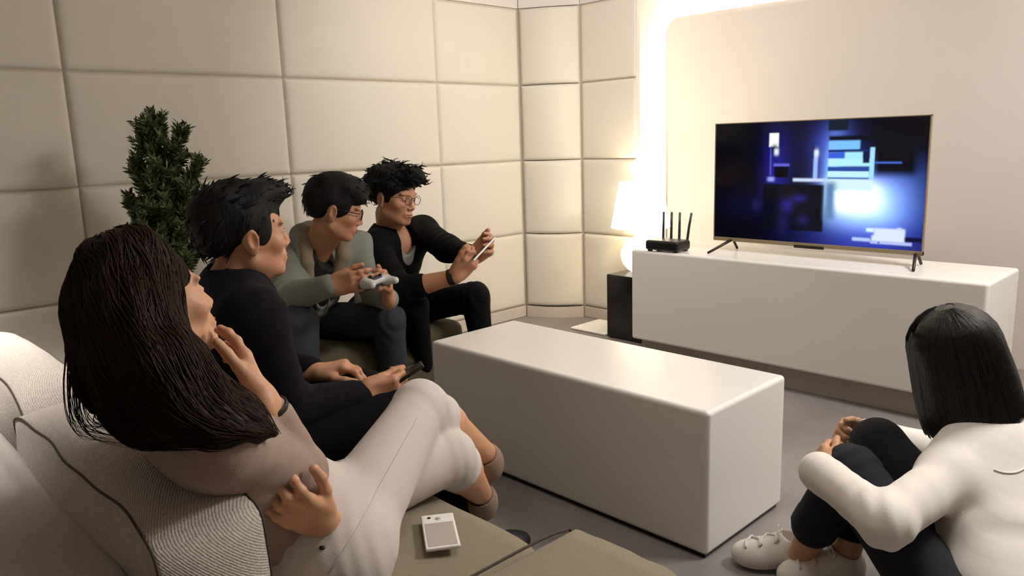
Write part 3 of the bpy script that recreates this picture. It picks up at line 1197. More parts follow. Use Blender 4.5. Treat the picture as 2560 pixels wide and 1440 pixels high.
def folds(spots, base=None):
    """creases: spots of (centre, radius, direction across the creases, wavelength, depth)"""
    def f(p):
        d = base(p) if base else np.zeros(len(p), np.float32)
        for c, r, n, wl, a in spots:
            v = p - vec(c).astype(np.float32)
            w = np.exp(-np.einsum('ij,ij->i', v, v) / (r * r))
            ph = v @ unit(n).astype(np.float32)
            side = v @ unit(np.cross(n, (.3, .5, .8))).astype(np.float32)
            s = np.sin((ph + .25 * np.sin(side * 22) * wl) * (6.283 / wl))
            d = d + (a * w * (np.abs(s) ** .7 * np.sign(s))).astype(np.float32)
        return d
    return f


# ---- head in local units (x right, y forward, z up; origin between the eyes' level, crown +.115, chin -.112)
def head_prims(fr, female=False):
    H = []
    a = H.append
    a(Ell((0, -.014, .036), (.0745, .094, .081), fr, .0))
    a(Ell((0, .018, -.005), (.064, .072, .078), fr, .03))
    jw = .046 if female else .052
    a(Ell((0, .026, -.058), (jw, .056, .046), fr, .03))
    a(Ell((0, .067, -.093), (.020, .016, .016), fr, .022))                     # chin
    for s in (-1, 1):
        a(Cone((s * .052, -.004, -.062), (s * .018, .066, -.095), .014, .012, .022, fr=fr))   # jaw line
        a(Ell((s * .042, .058, -.026), (.021, .019, .018), fr, .022))           # cheekbone
        a(Ell((s * .031, .077, .021), (.026, .010, .007), fr, .012))            # brow ridge
    for s in (-1, 1):
        a(Ell((s * .032, .099, -.001), (.018, .014, .011), fr, .014, 'sub'))    # eye socket
    a(Cone((0, .085, .008), (0, .1015, -.033), .0065, .0100, .011, fr=fr))       # nose
    for s in (-1, 1):
        a(Ell((s * .0110, .092, -.039), (.0075, .010, .0070), fr, .006))
    for s in (-1, 1):
        a(Ell((s * .032, .0745, -.001), (.0155, .0125, .0125), fr, .003))        # lids
    a(Ell((0, .083, -.066), (.024, .013, .018), fr, .014))                      # mouth mound
    a(Cone((-.019, .090, -.067), (.019, .090, -.067), .0015, .0015, .002, fr=fr, op='sub'))
    for s in (-1, 1):                                                           # ears
        E = Rz(s * -.35) @ Ry(s * .10)
        a(Ell((s * .076, -.010, -.010), (.0095, .019, .031), fr, .006, M=E))
        a(Ell((s * .072, -.006, -.036), (.007, .010, .010), fr, .006))
        a(Ell((s * .086, -.005, -.008), (.0065, .010, .018), fr, .004, 'sub', M=E))
    return H


def Rx(a):
    c, s = math.cos(a), math.sin(a)
    return np.array([[1, 0, 0], [0, c, -s], [0, s, c]])


def Ry(a):
    c, s = math.cos(a), math.sin(a)
    return np.array([[c, 0, s], [0, 1, 0], [-s, 0, c]])


def Rz(a):
    c, s = math.cos(a), math.sin(a)
    return np.array([[c, -s, 0], [s, c, 0], [0, 0, 1]])


def face_parts(P, fr, hairmat, female=False):
    """eyes, lips and brows as children of the person"""
    o = vec(P.location)
    for s in (-1, 1):
        c = fr.pt(s * .0315, .0772, -.001)
        V, F = [], []
        e = Ell((0, 0, 0), (.0125, .0118, .0062))
        n, m = 14, 10
        for i in range(m + 1):
            for j in range(n):
                th, ph = PI * i / m, 2 * PI * j / n
                V.append(c - o + fr.M @ np.array([.0120 * math.sin(th) * math.cos(ph), .0118 * math.cos(th), .0056 * math.sin(th) * math.sin(ph)]) * fr.s)
        for i in range(m):
            for j in range(n):
                F.append((i * n + j, i * n + (j + 1) % n, (i + 1) * n + (j + 1) % n, (i + 1) * n + j))
        eye = from_np('eye', V, F, M_eye, P)
        ci = fr.pt(s * .0315, .0872, -.001)
        V = [ci - o + fr.M @ np.array([0, .0022, 0]) * fr.s]
        for j in range(16):
            a = 2 * PI * j / 16
            V.append(ci - o + fr.M @ np.array([.0056 * math.cos(a), 0, .0056 * math.sin(a)]) * fr.s)
        F = [(0, 1 + j, 1 + (j + 1) % 16) for j in range(16)]
        from_np('iris', V, F, M_iris, eye)
        pts = [fr.pt(s * x, y, z) for x, y, z in ((.012, .086, .0205), (.024, .0855, .0245), (.037, .0805, .0245), (.048, .071, .019))]
        V, F = tube_mesh([spline(pts, 12) - o], [.8 * np.array([.002, .003, .0036, .0038, .0038, .0036, .0034, .003, .0026, .002, .0014, .0006]) * fr.s * (.7 if female else 1)], n=6)
        from_np('eyebrow', V, F, hairmat, P)
    pr = [Ell((0, .0915, -.0635), (.0195, .0068, .0040), fr, .0), Ell((0, .0905, -.0715), (.0175, .0075, .0050), fr, .0012)]
    sdf_obj('lips', pr, .0016, M_lip, P)


def hand_prims(W, fdir, pn, right, size=1., curls=((.25, .35, .25),) * 4, thumb=(.6, .55, .25), thumb_curl=(.2, .3), spread=.06, prims=None, nails=None):
    """W wrist, fdir towards the fingers, pn where the palm looks; thumb=(out, along, towards the palm)"""
    y = unit(fdir)
    n = unit(pn - y * (pn @ y))
    t = np.cross(y, n) * (1 if right else -1)     # thumb side
    fr = Frame(W, t, y, -n, size)
    L = [] if prims is None else prims
    a = L.append
    a(Cone((0, -.02, 0), (0, .012, 0), .024, .025, .02, e=(0, 0, 1), q=.66, fr=fr))
    a(Box((.002, .050, .0), (.037, .044, .0135), rnd=.013, k=.016, fr=fr))
    a(Ell((.024, .036, -.008), (.018, .030, .014), fr, .012))
    a(Ell((-.024, .036, -.006), (.015, .032, .012), fr, .012))
    X = (.029, .0095, -.0095, -.0275)
    Y0 = (.088, .092, .088, .080)
    LN = (.072, .080, .074, .058)
    RD = (.0092, .0094, .0089, .0078)
    for i in range(4):
        p = vec(X[i], Y0[i] - .006, .001)
        ang = 0.
        sp = (1.2, .3, -.5, -1.4)[i] * spread
        r = RD[i]
        for sgi, (f, c) in enumerate(zip((.44, .31, .25), curls[i])):
            ang += c
            dv = vec(math.sin(sp), math.cos(ang) * math.cos(sp), -math.sin(ang))
            q = p + unit(dv) * LN[i] * f
            r2 = r * (.93 if sgi < 2 else .82)
            a(Cone(p, q, r, r2, .005 if sgi else .009, fr=fr))
            if sgi < 2:
                a(Ell(q, (r * 1.03,) * 3, fr, .003))
            p, r = q, r2
        if nails is not None:
            up = vec(0, math.sin(ang), math.cos(ang))
            nails.append((fr, p - unit(dv) * .003 + up * r * .75, dv, up, r))
    out, al, pal = thumb
    p = vec(.024, .022, -.006)
    d1 = unit(vec(out, al, -pal))
    lens = (.040, .033, .027)
    rad = (.0130, .0108, .0100)
    side = unit(np.cross(d1, (0, 0, 1.)))
    ax = unit(vec(0, .35, -.9) * 1.)
    dcur = d1
    for i in range(3):
        if i:
            # bend towards the palm and the fingers
            tgt = unit(vec(-.55, .75, -.35))
            dcur = unit(dcur * math.cos(thumb_curl[i - 1]) + tgt * math.sin(thumb_curl[i - 1]))
        q = p + dcur * lens[i]
        a(Cone(p, q, rad[i], rad[i] * .9, .012 if i == 0 else .005, fr=fr))
        p = q
    return L, fr


def torso_prims(pel, c7, shL, shR, hipL, hipR, rw=.13, rc=.145, q=.68, sh=.058, k=.05, belly=0.):
    """outer form of the trunk: pelvis, waist, rib cage, shoulders and the slope of the neck"""
    lat = unit(shR - shL)
    up = unit(c7 - pel)
    fwd = unit(np.cross(up, lat))
    lat2 = unit(hipR - hipL)
    L = np.linalg.norm(c7 - pel)
    chest = pel + (c7 - pel) * .68 + fwd * .02
    waist = pel + (c7 - pel) * .33 + fwd * (.0 + belly)
    hipc = pel
    P = [Cone(hipc, waist, rw * 1.05, rw * .98, k, e=fwd, q=q + .08),
         Cone(waist, chest, rw * .98, rc, k, e=fwd, q=q),
         Cone(chest, pel + (c7 - pel) * .86, rc, rc * .84, k, e=fwd, q=q * .98),
         Cone(shL, shR, sh, sh, k),
         Cone(shL, chest - lat * .06, sh * .95, .07, k), Cone(shR, chest + lat * .06, sh * .95, .07, k),
         Cone(c7 - up * .015, (shL + shR) / 2 * .4 + shL * .6 + up * .012, .05, .045, k), Cone(c7 - up * .015, (shL + shR) / 2 * .4 + shR * .6 + up * .012, .05, .045, k)]
    return P, dict(lat=lat, up=up, fwd=fwd, chest=chest, waist=waist)


def tuft_strands(name, pts, nrm_, flow, n, L, r, mat, parent, seed=0, lift=.5, curl=.0):
    """short locks growing from points of a hair cap"""
    rs = np.random.default_rng(seed)
    pick = rs.integers(0, len(pts), n)
    P0 = pts[pick]
    N0 = nrm_[pick]
    F0 = flow(P0, N0)
    F0 = F0 - N0 * np.einsum('ij,ij->i', F0, N0)[:, None]
    F0 /= np.linalg.norm(F0, axis=1, keepdims=True) + 1e-6
    F0 = F0 + rs.normal(size=F0.shape) * .28
    ln = L * rs.uniform(.6, 1.25, n)
    K = 5
    tt = np.linspace(0, 1, K)
    Pn = np.zeros((n, K, 3))
    for i, q in enumerate(tt):
        Pn[:, i] = P0 - N0 * .006 + (F0 * q + N0 * (lift * q - .75 * lift * q * q)) * ln[:, None]
        if curl:
            Pn[:, i] += np.cross(F0, N0) * (np.sin(q * 4 + pick[:, None] % 7) * curl * ln[:, None])
    rr = r * rs.uniform(.7, 1.3, n)[:, None] * np.array([.8, 1., .9, .6, .12])[None]
    V, F = strand_mesh(Pn, rr, 4)
    return from_np(name, V - vec(parent.location), F, mat, parent)


def cap_samples(V, F):
    V = np.asarray(V)
    a, b, c = V[F[:, 0]], V[F[:, 1]], V[F[:, 2]]
    n = np.cross(b - a, c - a)
    n /= np.linalg.norm(n, axis=1, keepdims=True) + 1e-12
    return (a + c) / 2, n


def short_hair(P, fr, extra, cuts, mat, h, disp, tufts, seed, flow_l, L=.035, r=.0028, lift=.5, curl=0.):
    prims = [Ell((0, -.018, .044), (.0835, .102, .087), fr, .0)] + extra
    prims += [Ell((0, .112, -.035), (.080, .074, .084), fr, .014, 'sub')]
    for s in (-1, 1):
        prims += [Ell((s * .090, .030, -.058), (.032, .050, .040), fr, .008, 'sub'), Ell((s * .092, -.008, -.014), (.026, .019, .030), fr, .006, 'sub')]
    for s in (-1, 1):
        prims += [Ell((s * .0605, .014, .022), (.0155, .034, .050), fr, .012)]
    prims += [Box((0, -.02, -.135), (.2, .2, .075), rnd=.02, k=.02, op='sub', fr=fr)] + cuts
    V, F = sdf_mesh(prims, h, disp)
    hair = from_np('hair', V - vec(P.location), F, mat, P)
    C, N = cap_samples(V, F)
    lz = fr.to_local(C)
    out = np.einsum('ij,ij->i', N, C - fr.pt(0, -.01, .03)) > 0
    keep = out & (lz[:, 2] > np.where(lz[:, 1] > -.03, .03, -.04))
    fl = fr.M @ np.array(0.) if False else None

    def flow(p, n):
        return np.array([fr.M @ np.array(flow_l(q)) for q in fr.to_local(p)])
    tuft_strands('hair_locks', C[keep], N[keep], flow, tufts, L * fr.s, r, mat, hair if False else P, seed, lift, curl)
    return hair


def glasses(P, fr, mat, w=.0235, hgt=.017, rim=.0016, roundish=2.6):
    o = vec(P.location)
    g = None
    polys, rads = [], []
    y = .1015
    th = np.linspace(0, 2 * PI, 33)
    rims = []
    for s in (-1, 1):
        cx = s * .0325
        x = cx + w * np.sign(np.cos(th)) * np.abs(np.cos(th)) ** (2 / roundish)
        z = -.003 + hgt * np.sign(np.sin(th)) * np.abs(np.sin(th)) ** (2 / roundish)
        yy = y - .12 * np.abs(x) ** 1.2 * .6
        rims.append(np.stack([x, yy, z], 1))
        polys.append(np.array([fr.pt(q) for q in rims[-1]]) - o)
        rads.append(np.full(33, rim) * fr.s)
        side = [(s * .0560, y - .012, .004), (s * .066, y - .025, .006), (s * .0755, .03, .005), (s * .0775, -.005, .004), (s * .0765, -.018, -.012)]
        polys.append(spline([fr.pt(q) for q in side], 14) - o)
        rads.append(np.full(14, rim * .9) * fr.s)
    br = [(-.010, y - .001, .003), (0, y + .002, .006), (.010, y - .001, .003)]
    polys.append(spline([fr.pt(q) for q in br], 8) - o)
    rads.append(np.full(8, rim) * fr.s)
    V, F = tube_mesh(polys, rads, n=6)
    gl = from_np('glasses', V, F, mat, P)
    for rmm in rims:
        c = rmm[:-1].mean(0)
        V = [fr.pt(c) - o] + [fr.pt(q) - o for q in rmm[:-1]]
        F = [(0, 1 + j, 1 + (j + 1) % 32) for j in range(32)]
        from_np('lens', V, F, M_lens, gl)
    return gl


def shoe_prims(heel, toe, w=.042, g=1.):
    """low shoe from heel to toe on the floor; returns upper and sole prims"""
    heel, toe = vec(heel), vec(toe)
    d = unit(toe - heel)
    L = np.linalg.norm(toe - heel)
    up = vec(0, 0, 1)
    side = np.cross(d, up)
    M = np.stack([side, d, up], 1)
    c = (heel + toe) / 2
    upper = [Ell(heel + d * .045 + up * .040 * g, (w * .80, .052, .046 * g), M=M, k=.02),
             Ell(toe - d * .055 + up * .026 * g, (w, .062, .032 * g), M=M, k=.03),
             Cone(heel + d * .06 + up * .055 * g, toe - d * .07 + up * .034 * g, .036 * g, .030 * g, .03),
             Box(c - up * .05, (.2, .3, .06), M=M, rnd=.002, k=.003, op='sub')]
    sole = [Box(heel + d * .045 + up * .010, (w * .84, .050, .012), M=M, rnd=.011, k=.02),
            Box(c + up * .010, (w * .84, L * .30, .012), M=M, rnd=.011, k=.03),
            Ell(toe - d * .055 + up * .010, (w * 1.04, .064, .013), M=M, k=.03)]
    return upper, sole



# world positions of the joints (metres); hf / hu are the directions the face and the crown point to
J = {
  'w1': {'hipR': (-1.183, 0.665, 0.430), 'hipL': (-1.353, 0.645, 0.430), 'pel': (-1.268, 0.655, 0.430), 'kneeR': (-1.349, 0.997, 0.579), 'kneeL': (-1.311, 1.042, 0.456), 'ankR': (-1.435, 1.266, 0.355), 'ankL': (-1.447, 1.254, 0.242), 'toeR': (-1.500, 1.329, 0.295), 'toeL': (-1.533, 1.309, 0.182), 'c7': (-1.205, 0.426, 0.758), 'shR': (-1.076, 0.423, 0.742), 'shL': (-1.360, 0.486, 0.678), 'elR': (-1.180, 0.606, 0.606), 'wrR': (-1.173, 0.547, 0.756), 'head': (-1.321, 0.436, 0.912), 'hf': (-0.129, 0.964, 0.234), 'hu': (-0.150, -0.128, 0.980), 'waistb': (-1.284, 0.598, 0.457), 'tipR': (-1.303, 0.552, 0.893), 'wrL': (-1.128, 0.611, 0.531), 'elL': (-1.405, 0.646, 0.393), 'handL': (-1.085, 0.517, 0.609)},
  'm1': {'head': (-1.773, 0.819, 0.966), 'hf': (0.123, 0.991, 0.050), 'hu': (0.014, 0.014, 1.000), 'c7': (-1.788, 0.781, 0.833), 'pel': (-1.780, 0.680, 0.430), 'hipR': (-1.670, 0.710, 0.430), 'hipL': (-1.860, 0.730, 0.430), 'shR': (-1.612, 0.746, 0.791), 'shL': (-1.965, 0.866, 0.815), 'elR': (-1.634, 0.818, 0.549), 'wrR': (-1.598, 1.002, 0.547), 'hR': (-1.570, 1.061, 0.552), 'wrL': (-1.854, 1.017, 0.555), 'elL': (-2.074, 1.017, 0.532), 'kneeR': (-1.525, 1.121, 0.493), 'kneeL': (-1.805, 1.141, 0.473), 'ankR': (-1.500, 1.230, 0.090), 'ankL': (-1.800, 1.240, 0.090)},
  'm2': {'head': (-2.726, 1.652, 0.920), 'hf': (0.489, 0.826, -0.281), 'hu': (0.136, 0.141, 0.981), 'c7': (-2.863, 1.639, 0.752), 'pel': (-3.080, 1.600, 0.380), 'hipR': (-3.080, 1.500, 0.380), 'hipL': (-3.070, 1.710, 0.380), 'kneeR': (-2.686, 1.429, 0.497), 'kneeL': (-2.625, 1.803, 0.452), 'ankR': (-2.660, 1.420, 0.080), 'ankL': (-2.700, 1.870, 0.080), 'shR': (-2.916, 1.540, 0.698), 'shL': (-2.861, 1.838, 0.721), 'elR': (-2.774, 1.434, 0.580), 'elL': (-2.716, 1.809, 0.551), 'wrR': (-2.525, 1.491, 0.650), 'wrL': (-2.452, 1.693, 0.572), 'hR': (-2.415, 1.553, 0.671), 'hL': (-2.394, 1.658, 0.652), 'pad': (-2.397, 1.599, 0.664)},
  'm3': {'head': (-2.833, 2.015, 0.935), 'hf': (0.941, 0.314, -0.123), 'hu': (0.110, 0.114, 0.987), 'c7': (-2.925, 2.050, 0.772), 'pel': (-3.020, 2.060, 0.380), 'hipR': (-3.000, 1.950, 0.380), 'hipL': (-3.000, 2.160, 0.380), 'shR': (-2.850, 1.907, 0.714), 'shL': (-2.866, 2.196, 0.757), 'kneeR': (-2.618, 1.934, 0.476), 'kneeL': (-2.588, 2.258, 0.471), 'ankR': (-2.804, 2.106, 0.085), 'ankL': (-2.570, 2.290, 0.085), 'elR': (-2.603, 1.856, 0.560), 'wrR': (-2.393, 1.989, 0.627), 'elL': (-2.637, 2.153, 0.700), 'wrL': (-2.403, 2.100, 0.694), 'phA': (-2.319, 2.010, 0.689), 'phB': (-2.315, 2.124, 0.765)},
  'w2': {'head': (-0.576, 2.092, 0.597), 'hf': (-0.611, 0.791, 0.020), 'hu': (-0.240, -0.167, 0.956), 'c7': (-0.475, 2.060, 0.423), 'pel': (-0.370, 1.800, 0.110), 'hipL': (-0.420, 1.710, 0.110), 'hipR': (-0.380, 1.880, 0.110), 'shL': (-0.508, 1.878, 0.364), 'shR': (-0.462, 2.213, 0.432), 'elL': (-0.549, 1.608, 0.342), 'wrL': (-0.731, 1.731, 0.346), 'kneeL': (-0.697, 1.794, 0.346), 'kneeR': (-0.705, 1.980, 0.360), 'ankL': (-0.816, 1.804, 0.110), 'ankR': (-0.730, 1.861, 0.100), 'toeL': (-0.978, 1.777, 0.000), 'heelL': (-0.813, 1.864, 0.000), 'handR': (-0.817, 1.997, 0.368), 'elR': (-0.633, 2.316, 0.244), 'wrR': (-0.778, 2.076, 0.343)},
}
W1_HAIR = [[(-1.308, 0.417, 0.950, 0.07), (-1.254, 0.388, 0.911, 0.07), (-1.200, 0.368, 0.848, 0.06), (-1.139, 0.371, 0.789, 0.042), (-1.115, 0.388, 0.762, 0.015)],
    [(-1.336, 0.390, 0.959, 0.048), (-1.308, 0.361, 0.908, 0.043), (-1.286, 0.340, 0.857, 0.03), (-1.280, 0.321, 0.818, 0.014), (-1.259, 0.319, 0.785, 0.004)],
    [(-1.276, 0.412, 0.975, 0.045), (-1.220, 0.391, 0.902, 0.04), (-1.155, 0.398, 0.841, 0.046), (-1.086, 0.426, 0.787, 0.04), (-1.045, 0.448, 0.769, 0.018), (-1.021, 0.485, 0.758, 0.006)],
    [(-1.266, 0.398, 0.990, 0.055), (-1.190, 0.371, 0.924, 0.052), (-1.122, 0.378, 0.855, 0.055), (-1.067, 0.390, 0.798, 0.04), (-1.023, 0.415, 0.778, 0.018), (-1.004, 0.447, 0.770, 0.006)],
    [(-1.244, 0.426, 0.905, 0.012), (-1.194, 0.419, 0.850, 0.018), (-1.122, 0.438, 0.809, 0.022), (-1.071, 0.467, 0.775, 0.02), (-1.044, 0.501, 0.744, 0.006)],
    [(-1.277, 0.388, 0.997, 0.05), (-1.245, 0.357, 0.924, 0.048), (-1.203, 0.339, 0.861, 0.038), (-1.163, 0.337, 0.808, 0.028), (-1.120, 0.357, 0.772, 0.01)]]
W1_WISPS = [[(-1.320, 0.308, 0.871, 1), (-1.305, 0.295, 0.819, 1), (-1.284, 0.290, 0.774, 1), (-1.259, 0.295, 0.753, 1), (-1.244, 0.310, 0.749, 1)],
    [(-1.318, 0.313, 0.877, 1), (-1.297, 0.302, 0.813, 1), (-1.278, 0.296, 0.774, 1), (-1.251, 0.304, 0.755, 1), (-1.207, 0.333, 0.748, 1)],
    [(-1.295, 0.315, 0.855, 1), (-1.278, 0.302, 0.797, 1), (-1.251, 0.305, 0.761, 1), (-1.212, 0.329, 0.750, 1), (-1.176, 0.351, 0.750, 1)],
    [(-1.269, 0.323, 0.839, 1), (-1.245, 0.321, 0.794, 1), (-1.246, 0.314, 0.773, 1), (-1.222, 0.323, 0.767, 1), (-1.210, 0.337, 0.772, 1)],
    [(-1.254, 0.333, 0.820, 1), (-1.233, 0.331, 0.787, 1), (-1.235, 0.324, 0.769, 1), (-1.235, 0.310, 0.766, 1), (-1.204, 0.325, 0.761, 1)]]

for q in J.values():
    for k in q:
        q[k] = vec(q[k])
RI, AW, UP = vec(.694, .720, 0), vec(-.720, .694, 0), vec(0, 0, 1)


def on_surface(prims, p, dirn, disp=None, start=.3, lift=0.):
    """walk from outside along -dirn on to the surface of a form"""
    d = unit(dirn)
    x = vec(p) + d * start
    for _ in range(60):
        f = float(field(prims, x[None].astype(np.float32), disp)[0])
        x = x - d * f * .8
        if abs(f) < 2e-4:
            break
    return x + d * lift


def limb(a, b, ra, rb, k=.02, **kw):
    return Cone(a, b, ra, rb, k, **kw)


def arm_prims(sh, el, wr, r=(.040, .036, .034, .0245)):
    m = el + (wr - el) * .3
    return [Cone(sh, el, r[0], r[1], .02), Cone(el, m, r[1], r[2] * 1.08, .015), Cone(m, wr, r[2] * 1.08, r[3], .015)]


def core_prims(j, neck_r=.05):
    hf, hu = unit(j['hf']), unit(j['hu'])
    hfr = head_frame(j['head'], hf, hu, j.get('hs', 1.))
    base = hfr.pt(0, -.022, -.075)
    c = [Cone(j['c7'] + UP * -.01, base, neck_r * 1.06, neck_r * .98, .02),
         Cone(j['c7'] - UP * .03, hfr.pt(0, .02, -.085), neck_r * .6, neck_r * .7, .03),
         Cone(j['pel'], j['c7'], .045, .05, .03), Cone(j['shL'], j['c7'], .035, .05, .03), Cone(j['shR'], j['c7'], .035, .05, .03)]
    for s in 'LR':
        c += [Cone(j['pel'], j['hip' + s], .04, .035, .02), Cone(j['hip' + s], j['knee' + s], .034, .036, .02)]
    return c, hfr


def sleeve(sh, el, wr, r, t1=1., flat=True, k=.03):
    e = el + (wr - el) * t1
    d = unit(wr - el)
    return [Cone(sh, el, r[0], r[1], k), Cone(el, e, r[1], r[2], k, flat=False), Cone(e - d * .03, e, r[2] * 1.05, r[2] * 1.03, .004, flat=True)]


def cuffband(el, wr, t0, t1, r):
    a, b = el + (wr - el) * t0, el + (wr - el) * t1
    return [Cone(a, b, r, r, .002, flat=True), Cone(a - (b - a), b + (b - a), r - .004, r - .004, .001, flat=True, op='sub')]


def nails_obj(P, nails):
    for fr, c, dv, up, r in nails:
        side = np.cross(dv, up)
        o = vec(P.location)
        V, F = [], []
        for i, y in enumerate((-.0035, 0, .0045)):
            for jx, x in enumerate((-1, -.4, .4, 1)):
                wv = .0048 * (1 if i < 2 else .8)
                V.append(fr.pt(c + unit(dv) * y + side * x * wv + up * (-.0016 * x * x + .0006 - (.0006 if i != 1 else 0))) - o)
        for i in range(2):
            for jx in range(3):
                a = i * 4 + jx
                F.append((a, a + 1, a + 5, a + 4))
        from_np('nail', V, F, M_nail, P)


# ================================================================= woman leaning back on the sofa
j = J['w1']
j['hs'] = .94
P = thing('person', 'woman in a beige top and white jeans, hand on cheek, leaning back on the sofa', 'person', tuple(j['pel'] * vec(1, 1, 0) + vec(0, 0, .37)))
prims, hfr = core_prims(j, .045)
prims += head_prims(hfr, True)
prims += arm_prims(j['shR'], j['elR'], j['wrR']) + arm_prims(j['shL'], j['elL'], j['wrL'])
nl = []
hp, _ = hand_prims(j['wrR'], j['tipR'] - j['wrR'], hfr.pt(.0, .04, -.06) - j['tipR'], True, .93,
                   ((.10, .25, .2), (.12, .3, .2), (.2, .4, .3), (.3, .5, .35)), (.45, .85, .25), (.15, .2), .05, nails=nl)
prims += hp
fd = j['handL'] - j['wrL'] + UP * .0
hp, _ = hand_prims(j['wrL'], fd, unit(j['pel'] + UP * .14 - j['handL']), False, .95,
                   ((.25, .65, .45), (.35, .7, .45), (.45, .75, .45), (.5, .7, .4)), (.65, .75, .15), (.3, .3), .12, nails=nl)
prims += hp
for s in 'LR':
    k_, a_ = j['knee' + s], j['ank' + s]
    m_ = k_ + (a_ - k_) * .35
    prims += [Cone(k_, m_, .046, .050, .02), Cone(m_, a_, .050, .030, .02)]
sdf_obj('body', prims, .0029, M_skinf, P)
face_parts(P, hfr, M_hairb, True)
nails_obj(P, nl)
# top
tp, tf = torso_prims(j['waistb'], j['c7'], j['shL'], j['shR'], j['hipL'], j['hipR'], .096, .114, .72, .050)
top = tp + sleeve(j['shR'], j['elR'], j['wrR'], (.054, .045, .034), .78, k=.009) + sleeve(j['shL'], j['elL'], j['wrL'], (.054, .045, .033), .86)
top += [Cone(j['waistb'] + UP * .02, j['waistb'] - UP * .05, .100, .112, .03, e=tf['fwd'], q=.85),
        Cone(j['c7'] - tf['up'] * .012 + tf['fwd'] * .0, j['c7'] + tf['up'] * .10 + tf['fwd'] * .03, .052, .062, .008, op='sub')]
dsp = folds([(j['elR'], .055, j['wrR'] - j['elR'] + (j['elR'] - j['shR']), .034, .0016), (j['shR'] * .5 + j['elR'] * .5, .07, j['elR'] - j['shR'], .05, .0010),
             (tf['waist'] + tf['lat'] * .1, .10, vec(.35, .2, 1), .045, .002), (j['elL'], .06, j['wrL'] - j['shL'], .03, .002), (j['pel'] + tf['lat'] * .1, .09, vec(.8, .5, .2), .03, .004)], wobble(.0012, 30, 1))
sdf_obj('top', top, .0045, M_beige, P, dsp)
sdf_obj('bracelet', cuffband(j['elR'], j['wrR'], .84, .90, .034), .0016, M_strap, P)
# jeans with a hem below the knee
jp = [Cone(j['hipL'], j['hipR'], .105, .108, .03), Cone(j['pel'] - UP * .01 - tf['fwd'] * .04, j['pel'] + UP * .06, .125, .118, .04, e=tf['fwd'], q=.8)]
for s in 'LR':
    k_, a_ = j['knee' + s], j['ank' + s]
    e_ = k_ + (a_ - k_) * .20
    jp += [Cone(j['hip' + s], k_, .092, .060, .035), Cone(k_, e_, .059, .060, .02), Cone(e_, e_ + (a_ - k_) * .03, .062, .062, .006, flat=True),
           Cone(e_ + (a_ - k_) * .005, e_ + (a_ - k_) * .2, .050, .052, .002, flat=True, op='sub')]
dsp = folds([(j['hipR'] + RI * .03, .09, vec(.6, 1, .2), .03, .0022), (j['kneeR'], .06, j['kneeR'] - j['hipR'], .04, .0018), (j['kneeL'], .05, j['kneeL'] - j['hipL'], .03, .002)], wobble(.001, 20, 3))
jeans = sdf_obj('jeans', jp, .0045, M_jeansw, P, dsp)
lathe('rivet', [(0, .003), (.004, .0025), (.0052, 0), (.0052, -.002)], M_strap, jeans, n=14, center=tuple(on_surface(jp, j['hipR'] + (j['kneeR'] - j['hipR']) * .04 - AW * .03, vec(.55, -.6, .55)) - vec(P.location)))
seam_pts = [on_surface(jp, j['hipR'] + (j['kneeR'] - j['hipR']) * f, unit(vec(.75, -.5, .25)), dsp, lift=.0006) for f in np.linspace(-.05, .95, 16)]
V, F = tube_mesh([np.array(seam_pts) - vec(P.location)], [np.full(16, .0011)], n=5)
from_np('side_seam', V, F, M_jeansw, jeans)
# shoes
for s, toe in (('R', j['toeR']), ('L', j['toeL'])):
    a_ = j['ank' + s]
    d_ = unit(toe - a_)
    b_ = unit(np.cross(np.cross(d_, UP), d_))
    sp = [Cone(a_ - UP * .01, a_ + d_ * .02 - UP * .035, .040, .040, .02), Cone(a_ - UP * .02 + d_ * .02, toe + d_ * .05, .044, .030, .02), Ell(toe + d_ * .06, (.040, .040, .034), k=.02),
          Cone(a_ + (j['knee' + s] - a_) * .02, a_ + (j['knee' + s] - a_) * .3, .034, .05, .004, op='sub', flat=True)]
    sdf_obj('shoe', sp, .0035, M_boot, P)
# hair: a cap, long locks and loose strands
hp = [Ell((0, -.024, .036), (.085, .104, .083), hfr, .0)]
for pl in W1_HAIR:
    for a_, b_ in zip(pl[:-1], pl[1:]):
        hp.append(Cone(a_[:3], b_[:3], a_[3], b_[3], .03))
hp += [Ell((.02, .118, -.030), (.080, .078, .100), hfr, .014, 'sub'), Ell((.090, .046, -.045), (.056, .070, .070), hfr, .016, 'sub')]
wh = wobble(.0045, 60, 7, (1, 1, .18))
w2_ = wobble(.0025, 150, 8, (1, 1, .14))
hd = lambda p: wh(p) + w2_(p)
V, F = sdf_mesh(hp, .0038, hd)
from_np('hair', V - vec(P.location), F, M_hairb, P)
rs = np.random.default_rng(11)
C, N = cap_samples(V, F)
lz = hfr.to_local(C)
seed_ok = (np.einsum('ij,ij->i', N, C - hfr.pt(0, -.01, .0)) > 0) & (lz[:, 2] > -.03)
pick = rs.choice(np.nonzero(seed_ok)[0], 2000)
p_ = C[pick]
gp_, gt_ = [], []
for pl in W1_HAIR:
    c = spline([q[:3] for q in pl], 16)
    T = np.gradient(c, axis=0)
    gp_.append(c)
    gt_.append(T / np.linalg.norm(T, axis=1, keepdims=True))
gp_, gt_ = np.vstack(gp_), np.vstack(gt_)
K = 14
ln_ = rs.uniform(.10, .34, len(p_))
Pn = np.zeros((len(p_), K, 3))
jit = rs.normal(size=p_.shape) * .10
lift_ = rs.uniform(-.001, .0035, len(p_))


def project(p, target):
    for _ in range(2):
        f32 = p.astype(np.float32)
        d0 = field(hp, f32, hd)
        g = np.stack([field(hp, f32 + np.eye(3, dtype=np.float32)[k] * np.float32(.003), hd) - d0 for k in range(3)], 1) / .003
        g /= np.linalg.norm(g, axis=1, keepdims=True) + 1e-6
        p = p - g * np.clip(d0 - target, -.02, .02)[:, None]
    return p


